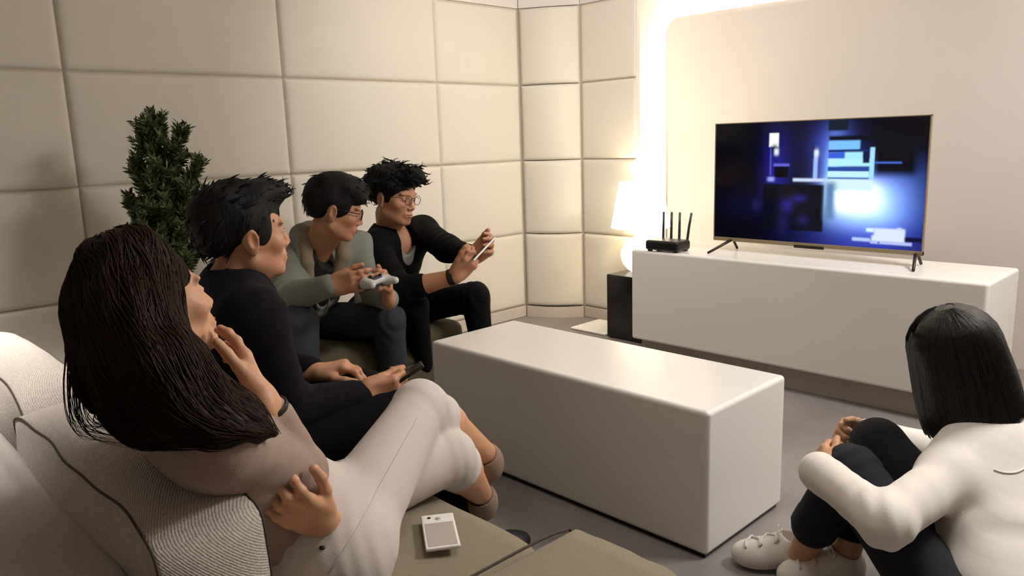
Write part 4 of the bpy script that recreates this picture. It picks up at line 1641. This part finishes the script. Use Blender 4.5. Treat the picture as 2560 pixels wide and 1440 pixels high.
for k_ in range(K):
    p_ = project(p_, lift_)
    Pn[:, k_] = p_
    d2 = ((p_[:, None, :] - gp_[None]) ** 2).sum(2)
    w_ = np.exp(-d2 / .03 ** 2) + 1e-9
    tg = (w_[:, :, None] * gt_[None]).sum(1) / w_.sum(1)[:, None]
    crown = np.clip(1 - (hfr.to_local(p_)[:, 2] - .02) / .09, 0, 1)[:, None]
    rad_ = p_ - hfr.pt(.0, -.02, .13)
    rad_[:, 2] *= .3
    rad_ /= np.linalg.norm(rad_, axis=1, keepdims=True) + 1e-9
    dr = tg * crown + rad_ * (1 - crown) + jit
    dr /= np.linalg.norm(dr, axis=1, keepdims=True)
    p_ = p_ + dr * (ln_ / K)[:, None]
okk = np.array([(hfr.to_local(q)[:, 1].max() < .07) for q in Pn])
SP_ = [Pn[okk]]
SR_ = [rs.uniform(.0008, .0017, okk.sum())[:, None] * np.linspace(1, .35, K)[None]]
for pl in W1_WISPS:
    c = spline([q[:3] for q in pl], K)
    for q in range(9):
        SP_.append((c + rs.normal(size=3) * .004 + rs.normal(size=3)[None] * .008 * np.linspace(0, 1, K)[:, None])[None])
        SR_.append(np.linspace(.0009, .0003, K)[None])
V, F = strand_mesh(np.concatenate(SP_), np.concatenate(SR_), 3)
from_np('hair_strands', V - vec(P.location), F, M_hairb2, P)

# ================================================================= man in navy beside her
j = J['m1']
P = thing('person', 'man in a dark navy jumper sitting forward on the sofa, looking at the screen', 'person', tuple(j['pel'] * vec(1, 1, 0) + vec(0, 0, .37)))
prims, hfr = core_prims(j, .056)
prims += head_prims(hfr)
prims += arm_prims(j['shR'], j['elR'], j['wrR'], (.045, .04, .038, .028)) + arm_prims(j['shL'], j['elL'], j['wrL'], (.045, .04, .038, .028))
nl = []
hp, fR = hand_prims(j['wrR'], j['hR'] - j['wrR'], AW * .9 + UP * .15 - RI * .2, True, 1.04,
                    ((.7, 1.1, .6), (.8, 1.1, .6), (.9, 1.1, .6), (1., 1.1, .6)), (.15, .95, .40), (.1, .2), .03, nails=nl)
prims += hp
hp, fL = hand_prims(j['wrL'], RI * 1. + UP * .18 + AW * .1, -UP + RI * .25, False, 1.04,
                    ((.55, .65, .4), (.6, .65, .45), (.65, .7, .45), (.7, .7, .5)), (.5, .8, .25), (.25, .3), .06, nails=nl)
prims += hp
for s in 'LR':
    prims += [Cone(j['knee' + s], j['ank' + s], .04, .034, .02)]
sdf_obj('body', prims, .0032, M_skin, P)
face_parts(P, hfr, M_hairk)
nails_obj(P, nl)
tp, tf = torso_prims(j['pel'], j['c7'], j['shL'], j['shR'], j['hipL'], j['hipR'], .142, .152, .72, .066)
top = tp + sleeve(j['shR'], j['elR'], j['wrR'], (.068, .060, .043), .93) + sleeve(j['shL'], j['elL'], j['wrL'], (.068, .058, .043), .90)
top += [Cone(j['c7'], j['c7'] + (hfr.pt(0, -.03, -.08) - j['c7']) * .35, .067, .062, .03),
        Cone(j['c7'] + UP * .035 + tf['fwd'] * .004, hfr.pt(0, -.02, -.03), .058, .068, .004, op='sub'), Cone(j['pel'] + UP * .02, j['pel'] - UP * .05, .15, .15, .03, e=tf['fwd'], q=.8)]
dsp = folds([(j['elR'], .07, j['wrR'] - j['elR'] + (j['elR'] - j['shR']), .035, .004), (tf['waist'] + tf['lat'] * .1, .12, vec(.2, .2, 1), .05, .005), (j['shR'], .09, vec(.3, .6, -.6), .05, .003)], wobble(.002, 22, 5))
sdf_obj('jumper', top, .0055, M_navy, P, dsp)
jp = [Cone(j['hipL'], j['hipR'], .115, .118, .03)]
for s in 'LR':
    jp += [Cone(j['hip' + s], j['knee' + s], .094, .068, .035), Cone(j['knee' + s], j['ank' + s], .067, .048, .02), Cone(j['ank' + s] - UP * .05, j['ank' + s] + UP * .0, .2, .2, .001, op='sub', flat=True)]
sdf_obj('trousers', jp, .006, M_black_cloth, P, folds([(j['kneeR'], .09, j['kneeR'] - j['hipR'], .04, .003)], wobble(.002, 18, 6)))
for s in 'LR':
    h_ = j['ank' + s] * vec(1, 1, 0) + vec(0, -.05, .0)
    up_, so_ = shoe_prims(h_, h_ + vec(.02, .27, 0))
    sh_ = sdf_obj('shoe', up_, .005, M_shoek, P)
    sdf_obj('sole', so_, .005, M_sole, sh_)
short_hair(P, hfr, [Ell((0, .045, .092), (.062, .064, .034), hfr, .03), Ell((0, .085, .092), (.048, .028, .022), hfr, .02), Ell((0, -.070, .020), (.066, .048, .066), hfr, .03)],
           [], M_hairk, .0035, wobble(.003, 60, 2), 620, 21,
           lambda q: (0, .9, .25) if q[2] > .07 else (0, -.5, -.8), L=.028, r=.0026, lift=.38)
# his phone
pc = j['hR'] + RI * .03 + UP * .022 + AW * .035
t = thing('phone', 'dark phone held in the hand of the man in navy', 'phone', tuple(pc))
ax = unit(RI * .75 + UP * .42 + AW * .2)
az = unit(np.cross(ax, AW))
ay = np.cross(az, ax)
t.rotation_euler = Matrix(np.stack([ax, ay, az], 1).tolist()).to_euler()
box('body', (-.068, -.034, -.004), (.068, .034, .004), M_screenoff, t, bevel=.003)
box('display', (-.063, -.031, .0038), (.063, .031, .0045), M_screenoff, t, bevel=.0002, seg=1)

# ================================================================= man in the grey hooded jacket
j = J['m2']
j['hs'] = 1.08
P = thing('person', 'man in glasses, grey hooded jacket and jeans, playing with a gamepad on the bench', 'person', tuple(j['pel'] * vec(1, 1, 0) + vec(0, 0, .335)))
prims, hfr = core_prims(j, .055)
prims += head_prims(hfr)
prims += arm_prims(j['shR'], j['elR'], j['wrR'], (.045, .04, .038, .028)) + arm_prims(j['shL'], j['elL'], j['wrL'], (.045, .04, .038, .028))
hp, fR = hand_prims(j['wrR'], j['hR'] - j['wrR'], AW * .9 - UP * .1 + RI * .1, True, 1.08,
                    ((.25, .45, .4), (.3, .55, .4), (.4, .7, .5), (.5, .8, .5)), (.45, .9, .2), (.2, .3), .05)
prims += hp
hp, fL = hand_prims(j['wrL'], j['hL'] - j['wrL'] + UP * .01, -RI * .9 - AW * .2, False, 1.08,
                    ((.4, .8, .5), (.5, .9, .5), (.6, .9, .5), (.7, .9, .5)), (.5, .8, .2), (.2, .3), .05)
prims += hp
for s in 'LR':
    prims += [Cone(j['knee' + s], j['ank' + s], .04, .034, .02)]
sdf_obj('body', prims, .0032, M_skin, P)
face_parts(P, hfr, M_hairk)
glasses(P, hfr, M_glass, rim=.0022, hgt=.0155)
tp, tf = torso_prims(j['pel'], j['c7'], j['shL'], j['shR'], j['hipL'], j['hipR'], .140, .150, .74, .066)
vcut = j['c7'] + tf['fwd'] * .13 - tf['up'] * .10
Mt = np.stack([tf['lat'], tf['fwd'], tf['up']], 1)
tee, _ = torso_prims(j['pel'], j['c7'] - tf['up'] * .005, j['shL'], j['shR'], j['hipL'], j['hipR'], .128, .138, .70, .050)
tee += [Ell(j['c7'] + tf['fwd'] * .045 - tf['up'] * .03, (.075, .06, .06), M=Mt, k=.03), Ell(j['c7'] + tf['fwd'] * .095 + tf['up'] * .035, (.05, .075, .075), M=Mt, k=.005, op='sub')]
sdf_obj('tee', tee, .006, M_teek, P)
top = tp + sleeve(j['shR'], j['elR'], j['wrR'], (.072, .066, .042), .96) + sleeve(j['shL'], j['elL'], j['wrL'], (.072, .062, .042), .94)
top += [Cone(j['pel'] + UP * .02, j['pel'] - UP * .05, .15, .15, .03, e=tf['fwd'], q=.8),
        Ell(j['c7'] + tf['fwd'] * .13 - tf['up'] * .06, (.055, .12, .17), M=Mt, k=.006, op='sub'), Ell(j['c7'] + tf['fwd'] * .15 - tf['up'] * .26, (.016, .10, .24), M=Mt, k=.004, op='sub'),
        Cone(j['c7'] - tf['up'] * .02, j['c7'] + tf['up'] * .12, .062, .085, .006, op='sub')]
dsp = folds([(j['elR'], .08, j['wrR'] - j['shR'], .042, .006), (j['elL'], .08, j['wrL'] - j['shL'], .042, .005), (tf['waist'], .16, vec(.3, .3, 1), .06, .006), (j['shR'], .09, vec(.3, -.4, .7), .05, .004)], wobble(.0025, 20, 15))
sdf_obj('jacket', top, .0055, M_hoodie, P, dsp)
# hood lying round the neck, its lining turned outwards
c = j['c7']
L_, F_, U_ = tf['lat'], tf['fwd'], tf['up']
ring = [c - L_ * .055 + F_ * .115 - U_ * .135, c - L_ * .085 + F_ * .07 - U_ * .02, c - L_ * .085 + F_ * .0 + U_ * .035, c - L_ * .05 - F_ * .06 + U_ * .03, c - F_ * .085 + U_ * .0,
        c + L_ * .05 - F_ * .06 + U_ * .03, c + L_ * .085 + U_ * .035, c + L_ * .085 + F_ * .07 - U_ * .02, c + L_ * .055 + F_ * .115 - U_ * .135]
rr = [.018, .032, .042, .050, .062, .050, .042, .032, .018]
hood = [Cone(ring[i], ring[i + 1], rr[i], rr[i + 1], .015) for i in range(8)]
sdf_obj('hood', hood, .0055, M_hoodie, P, wobble(.002, 40, 4))
lin_ = [Cone(ring[i] + F_ * .012 + U_ * .010 + (c + F_ * .03 - ring[i]) * .10, ring[i + 1] + F_ * .014 + U_ * .012 + (c + F_ * .03 - ring[i + 1]) * .10, rr[i] * .92, rr[i + 1] * .92, .012) for i in range(8)]
sdf_obj('hood_lining', lin_, .005, M_lining, P, wobble(.0015, 40, 9))
for s in (-1, 1):
    a_ = c + L_ * s * .045 + F_ * .125 - U_ * .14
    V, F = tube_mesh([spline([a_, a_ + F_ * .02 - U_ * .06, a_ + F_ * .02 - U_ * .13], 10) - vec(P.location)], [np.full(10, .0032)], n=6)
    from_np('drawstring', V, F, M_lining, P)
jp = [Cone(j['hipL'], j['hipR'], .115, .118, .03)]
for s in 'LR':
    jp += [Cone(j['hip' + s], j['knee' + s], .092, .070, .035), Cone(j['knee' + s], j['ank' + s], .070, .052, .02), Cone(j['ank' + s] - UP * .06, j['ank' + s] - UP * .015, .2, .2, .001, op='sub', flat=True)]
sdf_obj('jeans', jp, .006, M_jeansb, P, folds([(j['kneeR'], .09, j['kneeR'] - j['hipR'], .04, .004), (j['kneeL'], .09, j['kneeL'] - j['hipL'], .04, .004)], wobble(.0025, 18, 16)))
for s in 'LR':
    h_ = j['ank' + s] * vec(1, 1, 0) + vec(-.06, 0, 0)
    up_, so_ = shoe_prims(h_, h_ + vec(.27, .05 if s == 'L' else -.03, 0))
    sh_ = sdf_obj('shoe', up_, .005, M_shoek, P)
    sdf_obj('sole', so_, .005, M_sole, sh_)
short_hair(P, hfr, [Ell((0, .030, .085), (.074, .078, .046), hfr, .03), Ell((0, .070, .060), (.064, .036, .044), hfr, .02), Ell((0, -.068, .010), (.070, .050, .066), hfr, .03)],
           [], M_hairk, .004, wobble(.0025, 55, 12), 420, 22,
           lambda q: (0, .8, -.5) if q[1] > -.01 else (0, -.5, -.8), L=.026, r=.0026, lift=.12)
# tag of his tee below the hands
o = from_np('tee_tag', *tube_mesh([np.array([(0, 0, 0), (.006, 0, -.02), (.012, 0, -.045)]) + (j['pad'] - RI * .095 - UP * .055 + AW * .10 - vec(P.location))], [np.array([.006, .012, .016])], n=10), M_tee, P)
# gamepad
t = thing('gamepad', 'white and dark blue gamepad in the hands of the man in the grey jacket', 'gamepad', tuple(j['pad']))
gx, gz = unit(RI * .6 + AW * .7), unit(UP * .95 - RI * .25)
gfr = Frame(j['pad'], gx, np.cross(gz, gx), gz, .9)
gp = [Box((0, 0, 0), (.052, .026, .014), rnd=.013, k=.01, fr=gfr)]
for s in (-1, 1):
    gp += [Cone((s * .045, .008, 0), (s * .062, -.052, -.012), .024, .015, .015, fr=gfr)]
sdf_obj('body', gp, .003, M_padw, t)
gp = [Box((0, .012, -.014), (.046, .020, .012), rnd=.008, k=.01, fr=gfr), Box((0, -.006, .010), (.026, .018, .0065), rnd=.004, k=.004, fr=gfr)]
sdf_obj('underside', gp, .0025, M_padb, t)
for s in (-1, 1):
    st = [Cone((s * .026, -.012, .012), (s * .026, -.012, .022), .006, .006, .003, fr=gfr), Ell((s * .026, -.012, .024), (.0095, .0095, .004), gfr, .003)]
    sdf_obj('thumbstick', st, .002, M_router, t)

# ================================================================= man in black
j = J['m3']
j['hs'] = 1.06
P = thing('person', 'man with thick wavy hair and glasses in a black cardigan, on the bench end', 'person', tuple(j['pel'] * vec(1, 1, 0) + vec(0, 0, .335)))
prims, hfr = core_prims(j, .055)
_f = unit(np.cross(unit(j['c7'] - j['pel']), unit(j['shR'] - j['shL'])))
prims += [Ell(j['c7'] + _f * .035 - UP * .04, (.075, .075, .085), k=.03)]
prims += head_prims(hfr)
prims += arm_prims(j['shR'], j['elR'], j['wrR'], (.045, .042, .042, .029)) + arm_prims(j['shL'], j['elL'], j['wrL'], (.045, .04, .038, .028))
pc = (j['phA'] + j['phB']) / 2
hp, fR = hand_prims(j['wrR'], j['phA'] + (j['phB'] - j['phA']) * .15 - j['wrR'], AW * .8 + UP * .45 - RI * .2, True, 1.06,
                    ((.5, .8, .4), (.6, .9, .5), (.7, .9, .5), (.8, .9, .5)), (.40, .95, .15), (.15, .25), .05)
prims += hp
hp, fL = hand_prims(j['wrL'], j['phA'] + (j['phB'] - j['phA']) * .9 - j['wrL'] + RI * .03, -AW * .8 + UP * .4 - RI * .2, False, 1.06,
                    ((.5, .8, .4), (.6, .9, .5), (.7, .9, .5), (.8, .9, .5)), (.40, .95, .15), (.15, .25), .05)
prims += hp
for s in 'LR':
    prims += [Cone(j['knee' + s], j['ank' + s], .04, .036, .02)]
sdf_obj('body', prims, .0032, M_skin, P)
face_parts(P, hfr, M_hairk)
glasses(P, hfr, M_glass, rim=.0013, w=.0225, hgt=.0195, roundish=2.1)
tp, tf = torso_prims(j['pel'], j['c7'], j['shL'], j['shR'], j['hipL'], j['hipR'], .138, .148, .74, .064)
Mt = np.stack([tf['lat'], tf['fwd'], tf['up']], 1)
tee, _ = torso_prims(j['pel'], j['c7'] - tf['up'] * .002, j['shL'], j['shR'], j['hipL'], j['hipR'], .128, .140, .72, .050)
tee += [Ell(j['c7'] + tf['fwd'] * .09 + tf['up'] * .02, (.056, .10, .105), M=Mt, k=.005, op='sub')]
sdf_obj('tee', tee, .006, M_tee, P, wobble(.002, 22, 31))
top = tp + sleeve(j['shR'], j['elR'], j['wrR'], (.068, .062, .050), .36) + sleeve(j['shL'], j['elL'], j['wrL'], (.068, .058, .042), .92)
top += [Cone(j['pel'] + UP * .02, j['pel'] - UP * .05, .15, .15, .03, e=tf['fwd'], q=.8),
        Ell(j['c7'] + tf['fwd'] * .12 - tf['up'] * .02, (.046, .11, .105), M=Mt, k=.006, op='sub'), Ell(j['c7'] + tf['fwd'] * .14 - tf['up'] * .23 + tf['lat'] * .012, (.022, .10, .075), M=Mt, k=.006, op='sub'),
        Cone(j['c7'] - tf['up'] * .01, j['c7'] + tf['up'] * .12, .060, .08, .006, op='sub')]
dsp = folds([(j['elR'], .08, j['wrR'] - j['shR'], .042, .005), (j['elL'], .08, j['wrL'] - j['shL'], .042, .004), (tf['waist'], .16, vec(.3, .3, 1), .07, .004)], wobble(.002, 20, 17))
sdf_obj('cardigan', top, .0055, M_black_cloth, P, dsp)
sdf_obj('wrist_strap', cuffband(j['elR'], j['wrR'], .88, .98, .035), .0022, M_strap, P)
jp = [Cone(j['hipL'], j['hipR'], .112, .115, .03)]
for s in 'LR':
    k_, a_ = j['knee' + s], j['ank' + s]
    jp += [Cone(j['hip' + s], k_, .088, .066, .035), Cone(k_, a_, .064, .044, .02), Cone(a_ + (k_ - a_) * .12, a_ - (k_ - a_) * .2, .2, .2, .001, op='sub', flat=True)]
sdf_obj('trousers', jp, .006, M_black_cloth, P, folds([(j['kneeL'], .09, j['kneeL'] - j['hipL'], .04, .004)], wobble(.002, 18, 18)))
for s in 'LR':
    k_, a_ = j['knee' + s], j['ank' + s]
    sdf_obj('sock', [Cone(a_ - UP * .03, a_ + (k_ - a_) * .22, .041, .043, .01)], .004, M_sock, P)
    h_ = a_ * vec(1, 1, 0) + vec(-.05, 0, 0)
    up_, so_ = shoe_prims(h_, h_ + vec(.27, .05, 0))
    sh_ = sdf_obj('shoe', up_, .005, M_shoek, P)
    sdf_obj('sole', so_, .005, M_sole, sh_)
short_hair(P, hfr, [Ell((0, .020, .092), (.082, .086, .050), hfr, .03), Ell((-.02, .078, .092), (.062, .040, .036), hfr, .02), Ell((0, -.060, .050), (.090, .070, .074), hfr, .03), Ell((.04, .06, .10), (.036, .036, .036), hfr, .02),
                    Ell((.066, .0, .06), (.036, .06, .05), hfr, .02)],
           [], M_hairk, .004, wobble(.006, 60, 13), 620, 23,
           lambda q: (.4 * math.sin(q[1] * 90), .7, .1) if q[1] > .02 else (.5 * math.sin(q[2] * 80), -.4, -.6), L=.034, r=.0032, lift=.55, curl=.25)
# his phone
t = thing('phone', 'slim phone held sideways in both hands of the man in black', 'phone', tuple(pc))
ax = unit(j['phB'] - j['phA'])
az = unit(np.cross(ax, AW))
ay = np.cross(az, ax)
t.rotation_euler = Matrix(np.stack([ax, ay, az], 1).tolist()).to_euler()
box('body', (-.072, -.036, -.004), (.072, .036, .004), M_phone, t, bevel=.003)
box('display', (-.066, -.033, .0038), (.066, .033, .0046), M_screenoff, t, bevel=.0002, seg=1)

# ================================================================= woman on the floor
j = J['w2']
j['hs'] = 1.04
P = thing('person', 'woman with a dark bob and white cardigan, hugging her knees on the floor', 'person', tuple(j['pel'] * vec(1, 1, 0)))
prims, hfr = core_prims(j, .046)
prims += head_prims(hfr, True)
prims += arm_prims(j['shR'], j['elR'], j['wrR']) + arm_prims(j['shL'], j['elL'], j['wrL'])
nl = []
hp, _ = hand_prims(j['wrR'], j['handR'] - j['wrR'] - RI * .02, -AW * .8 - UP * .2, True, .95, ((.7, 1., .6), (.8, 1.1, .6), (.9, 1.1, .6), (1., 1.1, .6)), (.5, .85, .2), (.3, .4), .04, nails=nl)
prims += hp
hp, _ = hand_prims(j['wrL'], unit(UP * .25 + AW * .85 + RI * .15), unit(RI * .8 - UP * .3), False, .95, ((.5, .6, .4),) * 4, (.4, .9, .2), (.2, .3), .05)
prims += hp
for s in 'LR':
    k_, a_ = j['knee' + s], j['ank' + s]
    m_ = k_ + (a_ - k_) * .35
    prims += [Cone(k_, m_, .046, .048, .02), Cone(m_, a_ - UP * .03, .048, .033, .02)]
sdf_obj('body', prims, .0034, M_skinf, P)
face_parts(P, hfr, M_hairw, True)
nails_obj(P, nl)
tp, tf = torso_prims(j['pel'] + UP * .03, j['c7'], j['shL'], j['shR'], j['hipL'], j['hipR'], .118, .124, .78, .056)
top = tp + sleeve(j['shR'], j['elR'], j['wrR'], (.062, .056, .042), .95) + sleeve(j['shL'], j['elL'], j['wrL'], (.058, .052, .043), 1.06)
top += [Cone(j['pel'] + UP * .05, j['pel'] - UP * .06, .124, .130, .03, e=tf['fwd'], q=.85),
        Cone(j['c7'] + tf['up'] * .012, j['c7'] + tf['up'] * .10 + tf['fwd'] * .03, .052, .062, .006, op='sub'),
        Cone(j['wrL'] - (j['wrL'] - j['elL']) * .12, j['wrL'] + (j['wrL'] - j['elL']) * .14, .042, .047, .02)]
dsp = folds([(j['elL'], .075, j['wrL'] - j['shL'], .045, .003), ((j['shL'] + j['elL']) / 2, .07, j['elL'] - j['shL'], .06, .0008), ((j['elL'] + j['wrL']) / 2, .07, j['wrL'] - j['elL'], .05, .0012), (tf['waist'] - tf['fwd'] * .08, .13, vec(.35, .25, 1), .075, .0018)], wobble(.0022, 24, 19))
card = sdf_obj('cardigan', top, .005, M_cardi, P, dsp)
# collar rib, yoke seam
cb = j['c7']
ringp = [cb + tf['up'] * .018 + (tf['lat'] * math.cos(a) * .060 + tf['fwd'] * math.sin(a) * .055) - tf['up'] * max(0, math.sin(a)) * .03 for a in np.linspace(0, 2 * PI, 25)[:-1]]
V, F = tube_mesh([np.array(ringp + ringp[:1]) - vec(P.location)], [np.full(25, .011)], n=8)
from_np('collar', V, F, M_cardi, P)
ys = []
for f in np.linspace(-1, 1, 18):
    p0 = tf['chest'] + tf['lat'] * f * .13 - tf['up'] * (.02 - .055 * f * f) + tf['up'] * .05
    ys.append(on_surface(top, p0, -tf['fwd'], dsp, .25, .0008))
V, F = tube_mesh([np.array(ys) - vec(P.location)], [np.full(18, .0022)], n=6)
from_np('yoke_seam', V, F, M_cardi, card)
jp = [Cone(j['hipL'], j['hipR'], .105, .108, .03)]
for s in 'LR':
    k_, a_ = j['knee' + s], j['ank' + s]
    jp += [Cone(j['hip' + s], k_, .090, .066, .035), Cone(k_, k_ + (a_ - k_) * .74, .064, .056, .02), Cone(k_ + (a_ - k_) * .62, k_ + (a_ - k_) * .78, .058, .057, .006, flat=True)]
jp += [Cone(j['hipL'] * vec(1, 1, 0) - UP * .3, j['hipL'] * vec(1, 1, 0), .5, .5, .001, op='sub', flat=True)]
sdf_obj('jeans', jp, .0055, M_jeansn, P, folds([(j['kneeL'], .08, j['kneeL'] - j['hipL'], .035, .003)], wobble(.0016, 18, 20)))


def sneaker(heel, toe, P):
    up_, so_ = shoe_prims(heel, toe, .047, 1.22)
    heel, toe = vec(heel), vec(toe)
    d_ = unit(toe - heel)
    side = np.cross(d_, UP)
    # open throat round the ankle
    up_ += [Cone(heel + d_ * .048 + UP * .078, heel + d_ * .04 + UP * .18, .030, .040, .006, op='sub')]
    sh_ = sdf_obj('sneaker', up_, .0032, M_sneak, P, wobble(.0008, 60, 3))
    sdf_obj('sole', so_, .0035, M_sole, sh_)
    L = np.linalg.norm(toe - heel)
    o = vec(P.location)
    for q in range(5):
        f = .085 + q * .020
        z = (.075 - q * .0062) * 1.22
        c_ = heel + d_ * f + UP * z
        pts = [on_surface(up_, c_ + side * s * .024 - UP * .006 + d_ * (.010 if q % 2 else -.006) * np.sign(s), UP + side * s * .5, None, .08, .002) for s in np.linspace(-1, 1, 9)]
        V, F = tube_mesh([np.array(pts) - o], [np.full(9, .0036)], n=6)
        from_np('lace', V, F, M_sneak, sh_)
    for s in (-1, 1):
        b_ = heel + d_ * .088 + UP * .105
        V, F = tube_mesh([spline([b_, b_ + side * s * .018 + UP * .012, b_ + side * s * .034 - UP * .004, b_ + side * s * .016 - UP * .004, b_], 16) - o], [np.full(16, .003)], n=6)
        from_np('lace', V, F, M_sneak, sh_)
    return sh_


sneaker(j['heelL'] * vec(1, 1, 0), j['toeL'] * vec(1, 1, 0) + unit((j['toeL'] - j['heelL']) * vec(1, 1, 0)) * .015, P)
h2 = j['ankR'] * vec(1, 1, 0) + vec(.035, .035, 0)
sneaker(h2, h2 + vec(-.15, -.15, 0), P)
# bob: smooth shell plus fine strands from the crown to the hem
Hs, nS, nA = [], 22, 72
cr = vec(.0, -.03, .130)


def bob(a, s):
    """a azimuth (0 = right, pi/2 = front), s from crown 0 to hem 1, in head coordinates"""
    ca, sa = math.cos(a), math.sin(a)
    front = max(0., sa)
    zt, zb = .132, -.126 - .012 * (1 - front) - .03 * max(0, -ca)
    if s < .45:
        t_ = s / .45
        r_ = math.sin(t_ * PI / 2)
        z = .035 + .097 * math.cos(t_ * PI / 2)
    else:
        t_ = (s - .45) / .55
        r_ = 1 + .20 * t_ - .10 * t_ ** 4
        z = .035 + (zb - .035) * t_
    rx = .101 * r_
    ry = .118 * r_
    if front > 0:
        ry = .104 * r_
        if s > .45:
            ry *= 1 - .22 * front * min(1, t_ * 3)
    return vec(rx * ca, -.018 + ry * sa, z)


rs = np.random.default_rng(3)
V, F = [], []
for i in range(nS + 1):
    for q in range(nA):
        a = 2 * PI * q / nA
        p = bob(a, i / nS)
        p = p * (1 + .012 * math.sin(a * 19 + 1.3 * math.sin(a * 7)) * min(1, i / 8))
        V.append(hfr.pt(p))
for i in range(nS):
    for q in range(nA):
        F.append((i * nA + q, (i + 1) * nA + q, (i + 1) * nA + (q + 1) % nA, i * nA + (q + 1) % nA))
base = len(V)
for q in range(nA):
    V.append(hfr.pt(bob(2 * PI * q / nA, 1.) * vec(.80, .80, .93)))
for q in range(nA):
    F.append((nS * nA + q, base + q, base + (q + 1) % nA, nS * nA + (q + 1) % nA))
# the face opening is cut away
keepF = []
Vl = np.array([hfr.to_local(np.array(v)) for v in V])
for f_ in F:
    c_ = Vl[list(f_)].mean(0)
    if c_[1] > .058 and abs(c_[0]) < .058 and c_[2] < .045:
        continue
    keepF.append(f_)
o = from_np('hair', np.array(V) - vec(P.location), keepF, M_hairw, P)
so = o.modifiers.new('thickness', 'SOLIDIFY')
so.thickness = .012
so.offset = -1
n_ = 1500
aa = rs.uniform(0, 2 * PI, n_)
S_ = np.linspace(.06, 1.0, 14)
Pn = np.zeros((n_, 14, 3))
for i in range(n_):
    sw = rs.normal(0, .03)
    ln = 1 + rs.uniform(-.03, .025)
    for k_, s_ in enumerate(S_):
        b_ = bob(aa[i] + sw * s_, s_ * ln if s_ > .9 else s_)
        Pn[i, k_] = b_ * (1.0 + rs.uniform(0, .004)) + (b_ - vec(0, -.018, b_[2])) * .012
loc_ = Pn.mean(1)
kp = ~((Pn[:, -1, 1] > .05) & (np.abs(Pn[:, -1, 0]) < .06))
Pn = Pn[kp]
Wp = Pn @ hfr.M.T * hfr.s + hfr.o
V, F = strand_mesh(Wp, np.full((len(Wp), 14), .0011) * np.linspace(1, .6, 14)[None], 3)
from_np('hair_strands', V - vec(P.location), F, M_hairw, P)
